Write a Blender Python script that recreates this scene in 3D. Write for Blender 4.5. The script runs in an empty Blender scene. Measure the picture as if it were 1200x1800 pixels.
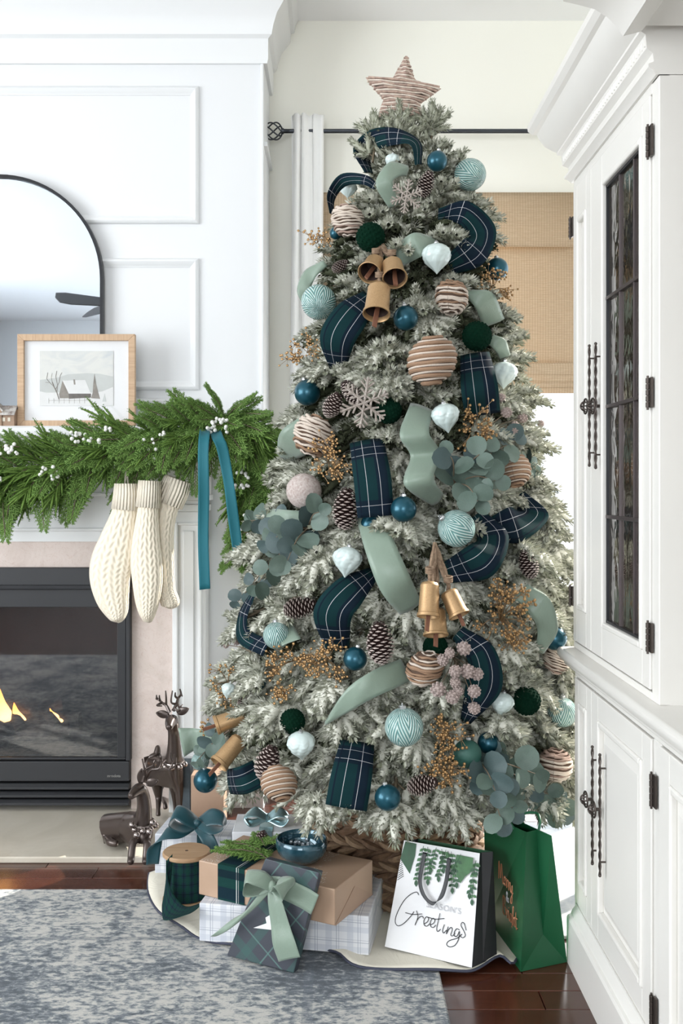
import bpy, bmesh, math, random
import numpy as np
from mathutils import Vector, Matrix, Quaternion, noise as mnoise
PI = math.pi
# ---------------------------------------------------------------- camera, world, light
sc = bpy.context.scene
COL = sc.collection
F_PX = 1750.0; HC = 1.2; VX = 590.0; VY = 850.0
cam = bpy.data.cameras.new('camera'); camo = bpy.data.objects.new('camera', cam); COL.objects.link(camo)
camo.location = (0, 0, HC); camo.rotation_euler = (PI/2, 0, 0)
cam.sensor_fit = 'HORIZONTAL'; cam.sensor_width = 24.0; cam.lens = 35.0
cam.shift_x = (600-VX)/1200.0; cam.shift_y = -(900-VY)/1200.0
cam.clip_start = 0.05; cam.clip_end = 200
sc.camera = camo
sc.view_settings.view_transform = 'Standard'; sc.view_settings.look = 'None'
sc.view_settings.gamma = 1.0; sc.view_settings.use_curve_mapping = False
sc.view_settings.exposure = 0.15
w = bpy.data.worlds.new('sky'); sc.world = w; w.use_nodes = True
bg = w.node_tree.nodes['Background']
bg.inputs[0].default_value = (0.86, 0.93, 1.0, 1); bg.inputs[1].default_value = 2.6
SUN_DIR = Vector((-0.67, -0.56, -0.53)).normalized()
sl = bpy.data.lights.new('sun', 'SUN'); sl.energy = 9.0; sl.angle = 0.012; sl.color = (1.0, 0.95, 0.86)
so = bpy.data.objects.new('sun', sl); COL.objects.link(so); so.rotation_euler = SUN_DIR.to_track_quat('-Z', 'Y').to_euler()
so.location = (4, 6, 4)
def window_light(name, loc, aim, sx, sy, power, color):
    l = bpy.data.lights.new(name, 'AREA'); l.shape = 'RECTANGLE'; l.size = sx; l.size_y = sy; l.energy = power; l.color = color
    o = bpy.data.objects.new(name, l); COL.objects.link(o); o.location = loc
    o.rotation_euler = Vector(aim).to_track_quat('-Z', 'Y').to_euler(); return o
# daylight through the room's other windows: two behind the camera, two in the left wall
window_light('rear_window_daylight', (-0.65, -3.95, 1.6), (0, 1, 0.03), 2.2, 2.1, 78, (0.93, 0.97, 1.0))
window_light('left_window_daylight', (-3.95, 0.3, 1.6), (1, 0, 0), 3.6, 2.2, 142, (0.95, 0.98, 1.0))
window_light('back_window_daylight', (0.55, 4.10, 1.2), (0, -1, 0), 1.15, 2.1, 22, (1.0, 0.98, 0.94))
try:
    sc.cycles.use_denoising = True
    sc.cycles.max_bounces = 8; sc.cycles.diffuse_bounces = 4; sc.cycles.glossy_bounces = 3
    sc.cycles.transmission_bounces = 4; sc.cycles.transparent_max_bounces = 8
    sc.cycles.sample_clamp_indirect = 6.0; sc.cycles.caustics_reflective = False; sc.cycles.caustics_refractive = False
except Exception: pass

# ---------------------------------------------------------------- helpers
R = random.Random(7)
def P(px, py, D): return Vector(((px-VX)*D/F_PX, D, HC-(py-VY)*D/F_PX))
def PZ(px, py, z):                       # point of a pixel on the level z
    D = (HC-z)*F_PX/(py-VY); return Vector(((px-VX)*D/F_PX, D, z))
def zof(py, D): return HC-(py-VY)*D/F_PX
def xof(px, D): return (px-VX)*D/F_PX
def catmull(pts, n=8):
    pts = [Vector(p) for p in pts]
    if len(pts) < 3: return [pts[0].lerp(pts[-1], i/n) for i in range(n+1)]
    q = [pts[0]*2-pts[1]]+pts+[pts[-1]*2-pts[-2]]
    out = []
    for i in range(1, len(q)-2):
        p0, p1, p2, p3 = q[i-1:i+3]
        for k in range(n):
            t = k/n
            out.append(0.5*((2*p1)+(p2-p0)*t+(2*p0-5*p1+4*p2-p3)*t*t+(3*p1-p0-3*p2+p3)*t**3))
    out.append(pts[-1]); return out
class MB:
    def __init__(s): s.v = []; s.f = []; s.uv = {}; s.mi = {}
    def vert(s, *p): s.v.append(tuple(p[0]) if len(p) == 1 else p); return len(s.v)-1
    def face(s, idx, uv=None, mi=0):
        s.f.append(tuple(idx))
        if uv: s.uv[len(s.f)-1] = uv
        if mi: s.mi[len(s.f)-1] = mi
    def box(s, a, b, mi=0):
        x0, y0, z0 = [min(a[i], b[i]) for i in range(3)]; x1, y1, z1 = [max(a[i], b[i]) for i in range(3)]
        k = len(s.v)
        s.v += [(x0,y0,z0),(x1,y0,z0),(x1,y1,z0),(x0,y1,z0),(x0,y0,z1),(x1,y0,z1),(x1,y1,z1),(x0,y1,z1)]
        for q in ((0,3,2,1),(4,5,6,7),(0,1,5,4),(1,2,6,5),(2,3,7,6),(3,0,4,7)):
            uv = []
            for j in q:
                x, y, z = s.v[k+j]
                uv.append((x, y) if q in ((0,3,2,1),(4,5,6,7)) else ((x, z) if q in ((0,1,5,4),(2,3,7,6)) else (y, z)))
            s.face([k+j for j in q], uv, mi)
        return s
    def hexa(s, c, mi=0):                 # 8 corners: bottom ring then top ring
        k = len(s.v); s.v += [tuple(p) for p in c]
        for q in ((0,3,2,1),(4,5,6,7),(0,1,5,4),(1,2,6,5),(2,3,7,6),(3,0,4,7)):
            p = [Vector(c[j]) for j in q]
            ux = (p[1]-p[0]); L = ux.length or 1; ux = ux/L
            n = ux.cross(p[3]-p[0]); n = n.normalized() if n.length else Vector((0,0,1)); uy = n.cross(ux)
            s.face([k+j for j in q], [((a-p[0]).dot(ux), (a-p[0]).dot(uy)) for a in p], mi)
        return s
    def prism(s, prof, a, b, fn, mi=0):   # prof closed 2D loop; fn(u, v, t) -> point
        n = len(prof); k = len(s.v)
        for t in (a, b): s.v += [tuple(fn(u, v, t)) for u, v in prof]
        for i in range(n): s.face((k+i, k+(i+1) % n, k+n+(i+1) % n, k+n+i), None, mi)
        s.face([k+i for i in range(n)][::-1], None, mi); s.face([k+n+i for i in range(n)], None, mi); return s
    def tube(s, pts, r, n=8, cap=True, mi=0, flat=1.0, up=None):
        pts = [Vector(p) for p in pts]; m = len(pts)
        rr = r if hasattr(r, '__len__') else [r]*m
        k = len(s.v); prev = None; L = 0
        for i, p in enumerate(pts):
            t = (pts[min(i+1, m-1)]-pts[max(i-1, 0)]); t = t.normalized() if t.length > 1e-9 else Vector((0,0,1))
            if prev is None:
                a = Vector(up) if up else (Vector((0,0,1)) if abs(t.z) < .9 else Vector((1,0,0)))
                u = a.cross(t).normalized()
            else:
                u = prev-t*prev.dot(t); u = u.normalized() if u.length > 1e-9 else Vector((1,0,0))
            prev = u; w_ = t.cross(u)
            for j in range(n):
                a = 2*PI*j/n
                s.v.append(tuple(p+u*(math.cos(a)*rr[i])+w_*(math.sin(a)*rr[i]*flat)))
        for i in range(m-1):
            for j in range(n):
                s.face((k+i*n+j, k+i*n+(j+1) % n, k+(i+1)*n+(j+1) % n, k+(i+1)*n+j), ((j/n, i/m), ((j+1)/n, i/m), ((j+1)/n, (i+1)/m), (j/n, (i+1)/m)), mi)
        if cap:
            s.face([k+j for j in range(n)][::-1], None, mi); s.face([k+(m-1)*n+j for j in range(n)], None, mi)
        return s
    def lathe(s, prof, n=24, M=None, mi=0, fn=None):  # prof [(r, z)]
        k = len(s.v); m = len(prof); M = M or Matrix()
        for i, (r, z) in enumerate(prof):
            for j in range(n):
                a = 2*PI*j/n; rr = r*(fn(a, i/(m-1)) if fn else 1)
                s.v.append(tuple(M @ Vector((rr*math.cos(a), rr*math.sin(a), z))))
        for i in range(m-1):
            for j in range(n):
                s.face((k+i*n+j, k+i*n+(j+1) % n, k+(i+1)*n+(j+1) % n, k+(i+1)*n+j),
                       ((j/n, i/(m-1)), ((j+1)/n, i/(m-1)), ((j+1)/n, (i+1)/(m-1)), (j/n, (i+1)/(m-1))), mi)
        return s
    def ball(s, c, r, n=8, m=6, mi=0, sq=(1,1,1)):
        M = Matrix.Translation(Vector(c)) @ Matrix.Diagonal((sq[0], sq[1], sq[2], 1))
        return s.lathe([(max(r*math.sin(PI*i/m), 1e-5), -r*math.cos(PI*i/m)) for i in range(m+1)], n, M, mi)
    def grid(s, fn, nu, nv, mi=0, uvs=(1,1), close=False):
        k = len(s.v)
        for i in range(nu+1):
            for j in range(nv+1): s.v.append(tuple(fn(i/nu, j/nv)))
        for i in range(nu):
            for j in range(nv):
                a = k+i*(nv+1)+j
                s.face((a, a+nv+1, a+nv+2, a+1), [(x*uvs[0]/nu, y*uvs[1]/nv) for x, y in ((i, j), (i+1, j), (i+1, j+1), (i, j+1))], mi)
        return s
    def poly(s, pts, mi=0):
        k = len(s.v); s.v += [tuple(p) for p in pts]; s.face(range(k, k+len(pts)), None, mi); return s
    def mesh(s, name, mats, smooth=False, angle=40):
        me = bpy.data.meshes.new(name); me.from_pydata(s.v, [], s.f)
        mats = mats if isinstance(mats, (list, tuple)) else [mats]
        for m in mats: me.materials.append(m)
        if s.uv:
            ul = me.uv_layers.new(name='UVMap'); d = np.zeros((len(me.loops), 2), dtype=np.float32)
            st = 0
            for i, f in enumerate(s.f):
                if i in s.uv: d[st:st+len(f)] = s.uv[i]
                st += len(f)
            ul.data.foreach_set('uv', d.ravel())
        if s.mi:
            arr = np.zeros(len(s.f), dtype=np.int32)
            for i, m in s.mi.items(): arr[i] = m
            me.polygons.foreach_set('material_index', arr)
        if smooth:
            me.polygons.foreach_set('use_smooth', np.ones(len(s.f), dtype=bool))
            me.update()
            if angle < 180: me.set_sharp_from_angle(angle=math.radians(angle))
        me.update(); return me
    def build(s, name, mats, parent=None, smooth=False, bevel=0, solid=0, sub=0, local=False, angle=40, seg=2, fix=True):
        me = s.mesh(name, mats, smooth, angle)
        if fix:
            bm = bmesh.new(); bm.from_mesh(me); bmesh.ops.recalc_face_normals(bm, faces=bm.faces); bm.to_mesh(me); bm.free()
        return link(name, me, parent, local, bevel, solid, sub, seg)
def link(name, me, parent=None, local=False, bevel=0, solid=0, sub=0, seg=2):
    o = bpy.data.objects.new(name, me); COL.objects.link(o)
    if parent:
        o.parent = parent
        if not local:
            p = parent
            off = Vector((0,0,0))
            while p: off += p.location; p = p.parent
            o.location = -off
    if solid: m = o.modifiers.new('thickness', 'SOLIDIFY'); m.thickness = solid; m.offset = 0
    if bevel: m = o.modifiers.new('bevel', 'BEVEL'); m.width = bevel; m.segments = seg; m.limit_method = 'ANGLE'; m.angle_limit = math.radians(35); m.harden_normals = False
    if sub: m = o.modifiers.new('smooth', 'SUBSURF'); m.levels = sub; m.render_levels = sub
    return o
def tag(o, label=None, cat=None, group=None, kind=None):
    if label: o['label'] = label
    if cat: o['category'] = cat
    if group: o['group'] = group
    if kind: o['kind'] = kind
    return o
def thing(name, label, cat, loc=(0,0,0), group=None, rot=None):
    o = bpy.data.objects.new(name, None); COL.objects.link(o); o.location = loc; o.empty_display_size = .05
    if rot: o.rotation_euler = rot
    return tag(o, label, cat, group)
def struct(o): o['kind'] = 'structure'; return o
def move_origin(o, loc):                 # a one-mesh thing gets its origin at its base
    loc = Vector(loc); o.data.transform(Matrix.Translation(-loc)); o.location = loc; return o

# ---------------------------------------------------------------- materials
def nm(name):
    m = bpy.data.materials.new(name); m.use_nodes = True; nt = m.node_tree
    return m, nt, nt.nodes['Principled BSDF']
def N(nt, t, **kw):
    n = nt.nodes.new(t)
    for k, v in kw.items(): setattr(n, k, v)
    return n
def math_(nt, op, a, b=None, c=None):
    n = N(nt, 'ShaderNodeMath', operation=op)
    for i, x in enumerate((a, b, c)):
        if x is None: continue
        if isinstance(x, (int, float)): n.inputs[i].default_value = x
        else: nt.links.new(x, n.inputs[i])
    return n.outputs[0]
def mix_(nt, fac, a, b):
    n = N(nt, 'ShaderNodeMix', data_type='RGBA')
    for sock, x in ((n.inputs[0], fac), (n.inputs[6], a), (n.inputs[7], b)):
        if isinstance(x, (int, float)): sock.default_value = x
        elif isinstance(x, (tuple, list)): sock.default_value = (*x[:3], 1)
        else: nt.links.new(x, sock)
    return n.outputs[2]
def ramp_(nt, fac, stops):
    n = N(nt, 'ShaderNodeValToRGB'); nt.links.new(fac, n.inputs[0]); e = n.color_ramp.elements
    while len(e) < len(stops): e.new(0.5)
    for i, (p, c) in enumerate(stops): e[i].position = p; e[i].color = (*c, 1) if len(c) == 3 else c
    return n.outputs[0]
def noise_(nt, scale, detail=3, rough=.5, vec=None, dist=0):
    n = N(nt, 'ShaderNodeTexNoise'); n.inputs['Scale'].default_value = scale; n.inputs['Detail'].default_value = detail
    n.inputs['Roughness'].default_value = rough; n.inputs['Distortion'].default_value = dist
    if vec is not None: nt.links.new(vec, n.inputs['Vector'])
    return n.outputs['Fac']
def coord(nt, kind='Object', scale=None):
    c = N(nt, 'ShaderNodeTexCoord').outputs[kind]
    if scale:
        m = N(nt, 'ShaderNodeMapping'); m.inputs['Scale'].default_value = scale; nt.links.new(c, m.inputs[0]); return m.outputs[0]
    return c
def bump_(nt, b, h, strength=.3, dist=.002):
    n = N(nt, 'ShaderNodeBump'); n.inputs['Strength'].default_value = strength; n.inputs['Distance'].default_value = dist
    nt.links.new(h, n.inputs['Height']); nt.links.new(n.outputs[0], b.inputs['Normal'])
def mat(name, col, rough=.5, metal=0, var=0, vscale=20, bump=0, bscale=60, col2=None, sheen=0, spec=None, coat=0, trans=0, dist=.002, stretch=None):
    m, nt, b = nm(name)
    b.inputs['Base Color'].default_value = (*col, 1); b.inputs['Roughness'].default_value = rough; b.inputs['Metallic'].default_value = metal
    if spec is not None: b.inputs['Specular IOR Level'].default_value = spec
    if coat: b.inputs['Coat Weight'].default_value = coat; b.inputs['Coat Roughness'].default_value = .08
    if trans: b.inputs['Transmission Weight'].default_value = trans
    if sheen: b.inputs['Sheen Weight'].default_value = sheen
    vec = coord(nt, 'Object', stretch)
    if col2 is None and var: col2 = tuple(max(0, c*(1-var)) for c in col)
    if col2 is not None:
        nt.links.new(ramp_(nt, noise_(nt, vscale, 4, .6, vec), [(.35, col), (.65, col2)]), b.inputs['Base Color'])
    if bump: bump_(nt, b, noise_(nt, bscale, 4, .6, vec), bump, dist)
    return m
def stripes(nt, u, per, off, wid):        # 1 inside a stripe
    f = math_(nt, 'FRACT', math_(nt, 'ADD', math_(nt, 'DIVIDE', u, per), 0.5-off/per))
    d = math_(nt, 'ABSOLUTE', math_(nt, 'SUBTRACT', f, 0.5))
    return math_(nt, 'LESS_THAN', d, wid/per/2)
def plaid(name, base, bands, rough=.8, weave=900, sheen=.0, rot=0, alpha=None):
    """bands: (axis, period, offset, width, colour, strength) in metres of UV"""
    m, nt, b = nm(name); b.inputs['Roughness'].default_value = rough; b.inputs['Sheen Weight'].default_value = sheen
    if rough > .75: b.inputs['Specular IOR Level'].default_value = .15
    uvn = N(nt, 'ShaderNodeTexCoord').outputs['UV']
    if rot:
        mp = N(nt, 'ShaderNodeMapping'); mp.inputs['Rotation'].default_value = (0, 0, rot); nt.links.new(uvn, mp.inputs[0]); uvn = mp.outputs[0]
    sx = N(nt, 'ShaderNodeSeparateXYZ'); nt.links.new(uvn, sx.inputs[0])
    c = base; first = True
    for ax, per, off, wid, col, st in bands:
        k = math_(nt, 'MULTIPLY', stripes(nt, sx.outputs[ax], per, off, wid), st)
        c = mix_(nt, k, c, col)
    if bands: nt.links.new(c, b.inputs['Base Color'])
    else: b.inputs['Base Color'].default_value = (*base, 1)
    if weave:
        wv = N(nt, 'ShaderNodeMath', operation='SINE'); nt.links.new(math_(nt, 'MULTIPLY', math_(nt, 'ADD', sx.outputs[0], sx.outputs[1]), weave*2), wv.inputs[0])
        bump_(nt, b, wv.outputs[0], .25, .0004)
    return m
WHITE = mat('white painted millwork', (.79,.80,.805), .45)
WALLW = mat('white wall paint', (.765,.775,.785), .6, bump=.05, bscale=200)
CREAMW = mat('pale cream wall paint', (.86,.85,.775), .7, bump=.05, bscale=200)
CEILM = mat('flat white ceiling paint', (.92,.925,.93), .8)
BLACK = mat('black metal', (.012,.013,.016), .35, spec=.4)
BLACKM = mat('matte black steel', (.02,.021,.024), .5)
IRON = mat('dark bronze iron', (.085,.07,.062), .38, .8, bump=.3, bscale=80)
CABW = mat('cabinet ivory paint', (.775,.755,.715), .38, var=.03, vscale=3)
# ---------------------------------------------------------------- room shell
D1 = 3.684; D2 = 3.98; CEIL = 3.05; CX = -1.235
XB = xof(464, D1)                     # right corner of the chimney breast
XR = 1.15; XL = -4.0; YB = -4.0
def box_obj(name, a, b, m, parent=None, bevel=0, **k): return MB().box(a, b).build(name, m, parent, bevel=bevel, **k)
# floor with its boards
wm, nt, b = nm('dark cherry floorboard')
b.inputs['Roughness'].default_value = .22; b.inputs['Coat Weight'].default_value = .35; b.inputs['Coat Roughness'].default_value = .12
oi = N(nt, 'ShaderNodeObjectInfo').outputs['Random']
g = noise_(nt, 3.5, 5, .65, coord(nt, 'Object', (2.2, 45, 10)), .6)
c1 = ramp_(nt, g, [(.25, (.045,.014,.009)), (.55, (.085,.026,.014)), (.8, (.12,.04,.02))])
nt.links.new(mix_(nt, math_(nt, 'MULTIPLY', oi, .45), c1, (.03,.011,.008)), b.inputs['Base Color'])
bump_(nt, b, g, .06, .001)
FLOORW = wm
floor = struct(box_obj('floor', (XL, YB, -.06), (5.0, D2+.6, -.012), mat('subfloor dark wood', (.045,.016,.011), .4)))
pm = []
for L in (1.5, 1.1, .8, .6):
    pm.append((L, MB().box((0,0,0), (L-.002, .084-.0016, .012)).mesh('board', FLOORW)))
yy = 2.02; row = 0
while yy < D2-.02:
    x = -2.0-R.random()*.9
    if row == 3: x = -1.62
    while x < XR-.02:
        L, me = pm[R.randrange(4)]
        if x+L > -2.0:
            o = bpy.data.objects.new('floorboard', me); COL.objects.link(o); o.parent = floor; o.location = (x, yy, -.012)
            m_ = o.modifiers.new('bevel', 'BEVEL'); m_.width = .0012; m_.segments = 1
        x += L
    yy += .084; row += 1
rest = MB(); y = YB
while y < 2.02-.01:
    rest.box((XL, y, -.012), (5.0, min(y+.0824, 2.018), 0)); y += .084
ro = rest.build('floorboards_beyond', FLOORW, floor); ro['kind'] = 'stuff'
struct(box_obj('ceiling', (XL, YB, CEIL), (5.0, D2+.3, CEIL+.1), CEILM))
# back wall (window wall) with the opening of a tall window
WX0, WX1, WZ0, WZ1 = -.02, 1.08, .06, 2.28
wb = MB()
wb.box((XL, D2, 0), (WX0, D2+.16, CEIL)); wb.box((WX1, D2, 0), (XR+.12, D2+.16, CEIL))
wb.box((WX0, D2, WZ1), (WX1, D2+.16, CEIL)); wb.box((WX0, D2, 0), (WX1, D2+.16, WZ0))
struct(wb.build('wall_back', CREAMW))
# right wall: solid beside the cabinet, then an unseen window added to let the sun in
wr = MB(); RY0, RY1 = 2.72, 3.86
wr.box((XR, YB, 0), (XR+.14, RY0, CEIL)); wr.box((XR, RY1, 0), (XR+.14, D2+.16, CEIL))
wr.box((XR, RY0, WZ1), (XR+.14, RY1, CEIL)); wr.box((XR, RY0, 0), (XR+.14, RY1, WZ0))
struct(wr.build('wall_right', CREAMW))
# walls behind the camera and to the left, each with its windows
wl = MB(); wl.box((XL-.12, YB, 0), (XL, D2+.16, .5)); wl.box((XL-.12, YB, 2.7), (XL, D2+.16, CEIL))
wl.box((XL-.12, YB, .5), (XL, -1.5, 2.7)); wl.box((XL-.12, 2.1, .5), (XL, D2+.16, 2.7)); wl.box((XL-.12, .25, .5), (XL, .35, 2.7))
struct(wl.build('wall_left', WALLW))
wf = MB(); wf.box((XL, YB-.12, 0), (XR+.14, YB, .7)); wf.box((XL, YB-.12, 2.8), (XR+.14, YB, CEIL))
wf.box((XL, YB-.12, .7), (-1.8, YB, 2.8)); wf.box((.5, YB-.12, .7), (XR+.14, YB, 2.8)); wf.box((-.7, YB-.12, .7), (-.6, YB, 2.8))
struct(wf.build('wall_front', WALLW))
GLASS, nt, b = nm('clear window glass')
tr = N(nt, 'ShaderNodeBsdfTransparent'); gl = N(nt, 'ShaderNodeBsdfGlossy'); gl.inputs['Roughness'].default_value = .02
mx = N(nt, 'ShaderNodeMixShader'); mx.inputs[0].default_value = .05
nt.links.new(tr.outputs[0], mx.inputs[1]); nt.links.new(gl.outputs[0], mx.inputs[2]); nt.links.new(mx.outputs[0], nt.nodes['Material Output'].inputs['Surface'])
def window(name, a, b, horizontal_x=True):
    (x0, y0, z0), (x1, y1, z1) = a, b
    f = MB(); w_ = .05
    def bx(p, q, r, s):
        if horizontal_x: f.box((p, y0, r), (q, y0+.05, s))
        else: f.box((x0, p, r), (x0+.05, q, s))
    u0, u1 = (x0, x1) if horizontal_x else (y0, y1)
    bx(u0, u0+w_, z0, z1); bx(u1-w_, u1, z0, z1); bx(u0+w_, u1-w_, z0, z0+w_); bx(u0+w_, u1-w_, z1-w_, z1)
    mid = (u0+u1)/2; bx(mid-.02, mid+.02, z0+w_, z1-w_)
    o = struct(f.build(name, WHITE, bevel=.003))
    for (p, q) in ((u0+w_, mid-.02), (mid+.02, u1-w_)):
        g_ = MB()
        if horizontal_x: g_.box((p, y0+.02, z0+w_), (q, y0+.026, z1-w_))
        else: g_.box((x0+.02, p, z0+w_), (x0+.026, q, z1-w_))
        g_.build('window_pane', GLASS, o)
window('window_1', (WX0, D2+.03, WZ0), (WX1, D2+.03, WZ1))
window('window_2', (XR+.05, RY0, WZ0), (XR+.05, RY1, WZ1), False)
trimm = MB()
for (a, b_) in (((WX0-.07, D2-.018, 0), (WX0, D2, WZ1+.07)), ((WX1, D2-.018, 0), (WX1+.065, D2, WZ1+.07)), ((WX0, D2-.018, WZ1), (WX1, D2, WZ1+.07))):
    trimm.box(a, b_)
struct(trimm.build('trim_1', WHITE, bevel=.003))
struct(box_obj('baseboard_back', (XB, D2-.016, 0), (WX0-.07, D2, .13), WHITE, bevel=.004))
# snowy ground outside
snow = struct(box_obj('ground', (-20, D2+.7, -.3), (30, 40, -.15), mat('snow covered lawn', (.85,.88,.92), .8, bump=.3, bscale=2)))
snow2 = struct(box_obj('ground', (XR+.15+.3, -12, -.3), (30, D2+.69, -.15), snow.data.materials[0]))
# chimney breast with applied mouldings
br = MB().box((-2.22, D1, 0), (XB, D2+.05, CEIL)); breast = struct(br.build('wall_chimney', WALLW))
def rail(mb, x0, x1, z0, z1, t=.018): mb.box((x0, D1-t, z0), (x1, D1+.001, z1))
def px2x(p): return xof(p, D1)
def py2z(p): return zof(p, D1)
def panel_frame(name, xa, xb, za, zb):
    """flat stile-and-rail field edge with an ogee panel bead just inside it"""
    m = MB(); w_ = .032
    prof = [(0,0),(0,.008),(.005,.014),(.012,.017),(.019,.013),(.024,.007),(w_,.004),(w_,0)]
    def side(p, q, inn):
        p = Vector(p); q = Vector(q); inn = Vector(inn); d = (q-p).normalized(); k = len(m.v)
        for (c, s_) in ((p, 1), (q, -1)):
            for (a, h) in prof:
                pt = c+inn*a+d*(s_*a); m.v.append((pt.x, D1-h, pt.y))
        n = len(prof)
        for i in range(n-1): m.face((k+i, k+i+1, k+n+i+1, k+n+i))
    side((xa, za), (xb, za), (0, 1)); side((xb, za), (xb, zb), (-1, 0)); side((xb, zb), (xa, zb), (0, -1)); side((xa, zb), (xa, za), (1, 0))
    return struct(m.build(name, WHITE, smooth=True, angle=50, fix=False))
xl, xr = px2x(28), px2x(350); mir = lambda x: 2*CX-x
panel_frame('trim_2', mir(xr), xr, py2z(394), py2z(153))
panel_frame('trim_3', mir(xr), xr, py2z(686), py2z(455))
panel_frame('trim_7', mir(px2x(350)), px2x(350), py2z(742), py2z(700))
st = MB()
st.box((px2x(458), D1-.016, 0), (XB-.001, D1+.002, 2.748)); st.box((mir(px2x(352)), D1-.012, py2z(75)), (px2x(352), D1+.001, py2z(100)))
struct(st.build('trim_4', WHITE, bevel=.003))
# crown round the breast
cr = MB()
prof = [(0,-.30),(.012,-.30),(.016,-.285),(.016,-.21),(.03,-.20),(.036,-.17),(.05,-.13),(.075,-.10),(.085,-.085),(.085,-.055),(.10,-.05),(.105,-.02),(.115,0),(0,0)]
def crown_pt(kind, a, h):
    z = CEIL+h
    return {0: (-2.22-a, D1-a, z), 1: (XB+a, D1-a, z), 2: (XB+a, D2, z)}[kind]
n = len(prof)
for kk in (0, 1, 2): cr.v += [crown_pt(kk, a, h) for a, h in prof]
for s_ in (0, 1):
    for i in range(n-1): cr.face((s_*n+i, s_*n+i+1, (s_+1)*n+i+1, (s_+1)*n+i))
struct(cr.build('trim_5', WHITE, smooth=True, angle=35))
struct(MB().box((XB, D1+.002, CEIL-.60), (XB+.012, D2, CEIL-.585)).build('trim_6', WHITE))

# ---------------------------------------------------------------- fireplace surround
mantel = thing('fireplace_mantel', 'white panelled fireplace mantel with fluted-edge pilasters under the green garland', 'mantel', (CX, D1-.06, .02))
MANT = mat('white satin mantel paint', (.79,.80,.795), .35)
MZ = 1.402; SY = 3.47; XS = xof(478, SY); XSl = 2*CX-XS
# shelf with stepped mouldings
sh = MB(); prof = [(SY+.015, MZ),(SY, MZ-.008),(SY, MZ-.036),(SY+.012, MZ-.042),(SY+.02, MZ-.06),(SY+.04, MZ-.085),(SY+.06, MZ-.10),(SY+.06, MZ-.115),(SY+.085, MZ-.135),(SY+.085, MZ-.15),(D1, MZ-.15),(D1, MZ)]
sh.prism(prof, XSl, XS, lambda u, v, t: (t, u, v)); sh.build('mantel_shelf', MANT, mantel, bevel=.002)
YF = 3.60
box_obj('frieze', (xof(-345+0, YF)*0+mir(xof(362, YF)), YF, .99), (xof(362, YF), D1, MZ-.15), MANT, mantel)
fr = MB()
xa, xb = mir(xof(300, YF)), xof(300, YF); za, zb = zof(928, YF), zof(872, YF)
for (a, b_) in (((xa, YF-.014, zb), (xb, YF, zb+.012)), ((xa, YF-.014, za-.012), (xb, YF, za)), ((xa-.012, YF-.014, za), (xa, YF, zb)), ((xb, YF-.014, za), (xb+.012, YF, zb))): fr.box(a, b_)
fr.build('frieze_moulding', MANT, mantel, bevel=.004)
for sgn in (1, -1):
    f = (lambda x: x) if sgn == 1 else mir
    x0, x1 = xof(304, YF), xof(362, YF)
    def bb(mb, p, q, y0, y1, z0, z1): mb.box((min(f(p), f(q)), y0, z0), (max(f(p), f(q)), y1, z1))
    pl = MB(); bb(pl, x0, x1, YF-.02, D1, .02, 1.10)
    o = pl.build('pilaster', MANT, mantel, bevel=.004)
    rp = MB()
    bb(rp, x0+.012, x0+.022, YF-.03, YF-.02, .26, 1.06); bb(rp, x1-.022, x1-.012, YF-.03, YF-.02, .26, 1.06)
    bb(rp, x0+.022, x1-.022, YF-.03, YF-.02, 1.05, 1.06); bb(rp, x0+.022, x1-.022, YF-.03, YF-.02, .26, .27)
    bb(rp, x0+.04, x1-.04, YF-.028, YF-.02, .29, 1.03)
    rp.build('pilaster_panel', MANT, o, bevel=.003)
    cp = MB(); bb(cp, x0-.008, x1+.008, YF-.035, D1, 1.10, 1.125); bb(cp, x0-.016, x1+.016, YF-.05, D1, 1.14, 1.16); bb(cp, x0-.002, x1+.002, YF-.028, D1, 1.125, 1.14); bb(cp, x0-.01, x1+.01, YF-.04, D1, 1.16, 1.25)
    cp.build('capital', MANT, mantel, bevel=.003)
    bs = MB(); bb(bs, x0-.01, x1+.01, YF-.035, D1, .02, .2); bb(bs, x0-.004, x1+.004, YF-.028, D1, .2, .225)
    bs.build('plinth_block', MANT, mantel, bevel=.004)
# marble slips
MARB, nt, b = nm('pink cream marble'); b.inputs['Roughness'].default_value = .22
n1 = noise_(nt, 5, 8, .65, coord(nt, 'Object'), 1.4); n2 = noise_(nt, 16, 6, .6, coord(nt, 'Object'), 2.5)
c1 = ramp_(nt, n1, [(.3, (.62,.53,.475)), (.5, (.70,.60,.55)), (.7, (.60,.50,.45))])
v_ = math_(nt, 'LESS_THAN', math_(nt, 'ABSOLUTE', math_(nt, 'SUBTRACT', n2, .5)), .004)
nt.links.new(mix_(nt, math_(nt, 'MULTIPLY', v_, .5), c1, (.45,.27,.2)), b.inputs['Base Color'])
xin, xout = xof(229, YF), xof(304, YF); ztop = zof(998, YF); zt2 = zof(929, YF)
box_obj('marble_header', (mir(xout), YF+.012, ztop), (xout, D1, zt2), MARB, mantel, bevel=.001)
for f in ((lambda x: x), mir):
    box_obj('marble_leg', (min(f(xin), f(xout)), YF+.012, .02), (max(f(xin), f(xout)), D1, ztop-.001), MARB, mantel, bevel=.001)
# hearth
HM, nt, b = nm('pale cream hearth marble'); b.inputs['Roughness'].default_value = .18
n1 = noise_(nt, 3, 8, .6, coord(nt, 'Object'), 1.0)
nt.links.new(ramp_(nt, n1, [(.3, (.56,.51,.42)), (.55, (.64,.59,.50)), (.75, (.50,.45,.36))]), b.inputs['Base Color'])
hd = 3.145
tag(move_origin(box_obj('hearth_slab', (mir(-.52), hd, .0), (-.52, D1+.001, .02), HM, bevel=.004), (CX, 3.4, 0)), 'pale cream marble hearth slab in front of the black fireplace', 'hearth')

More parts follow.
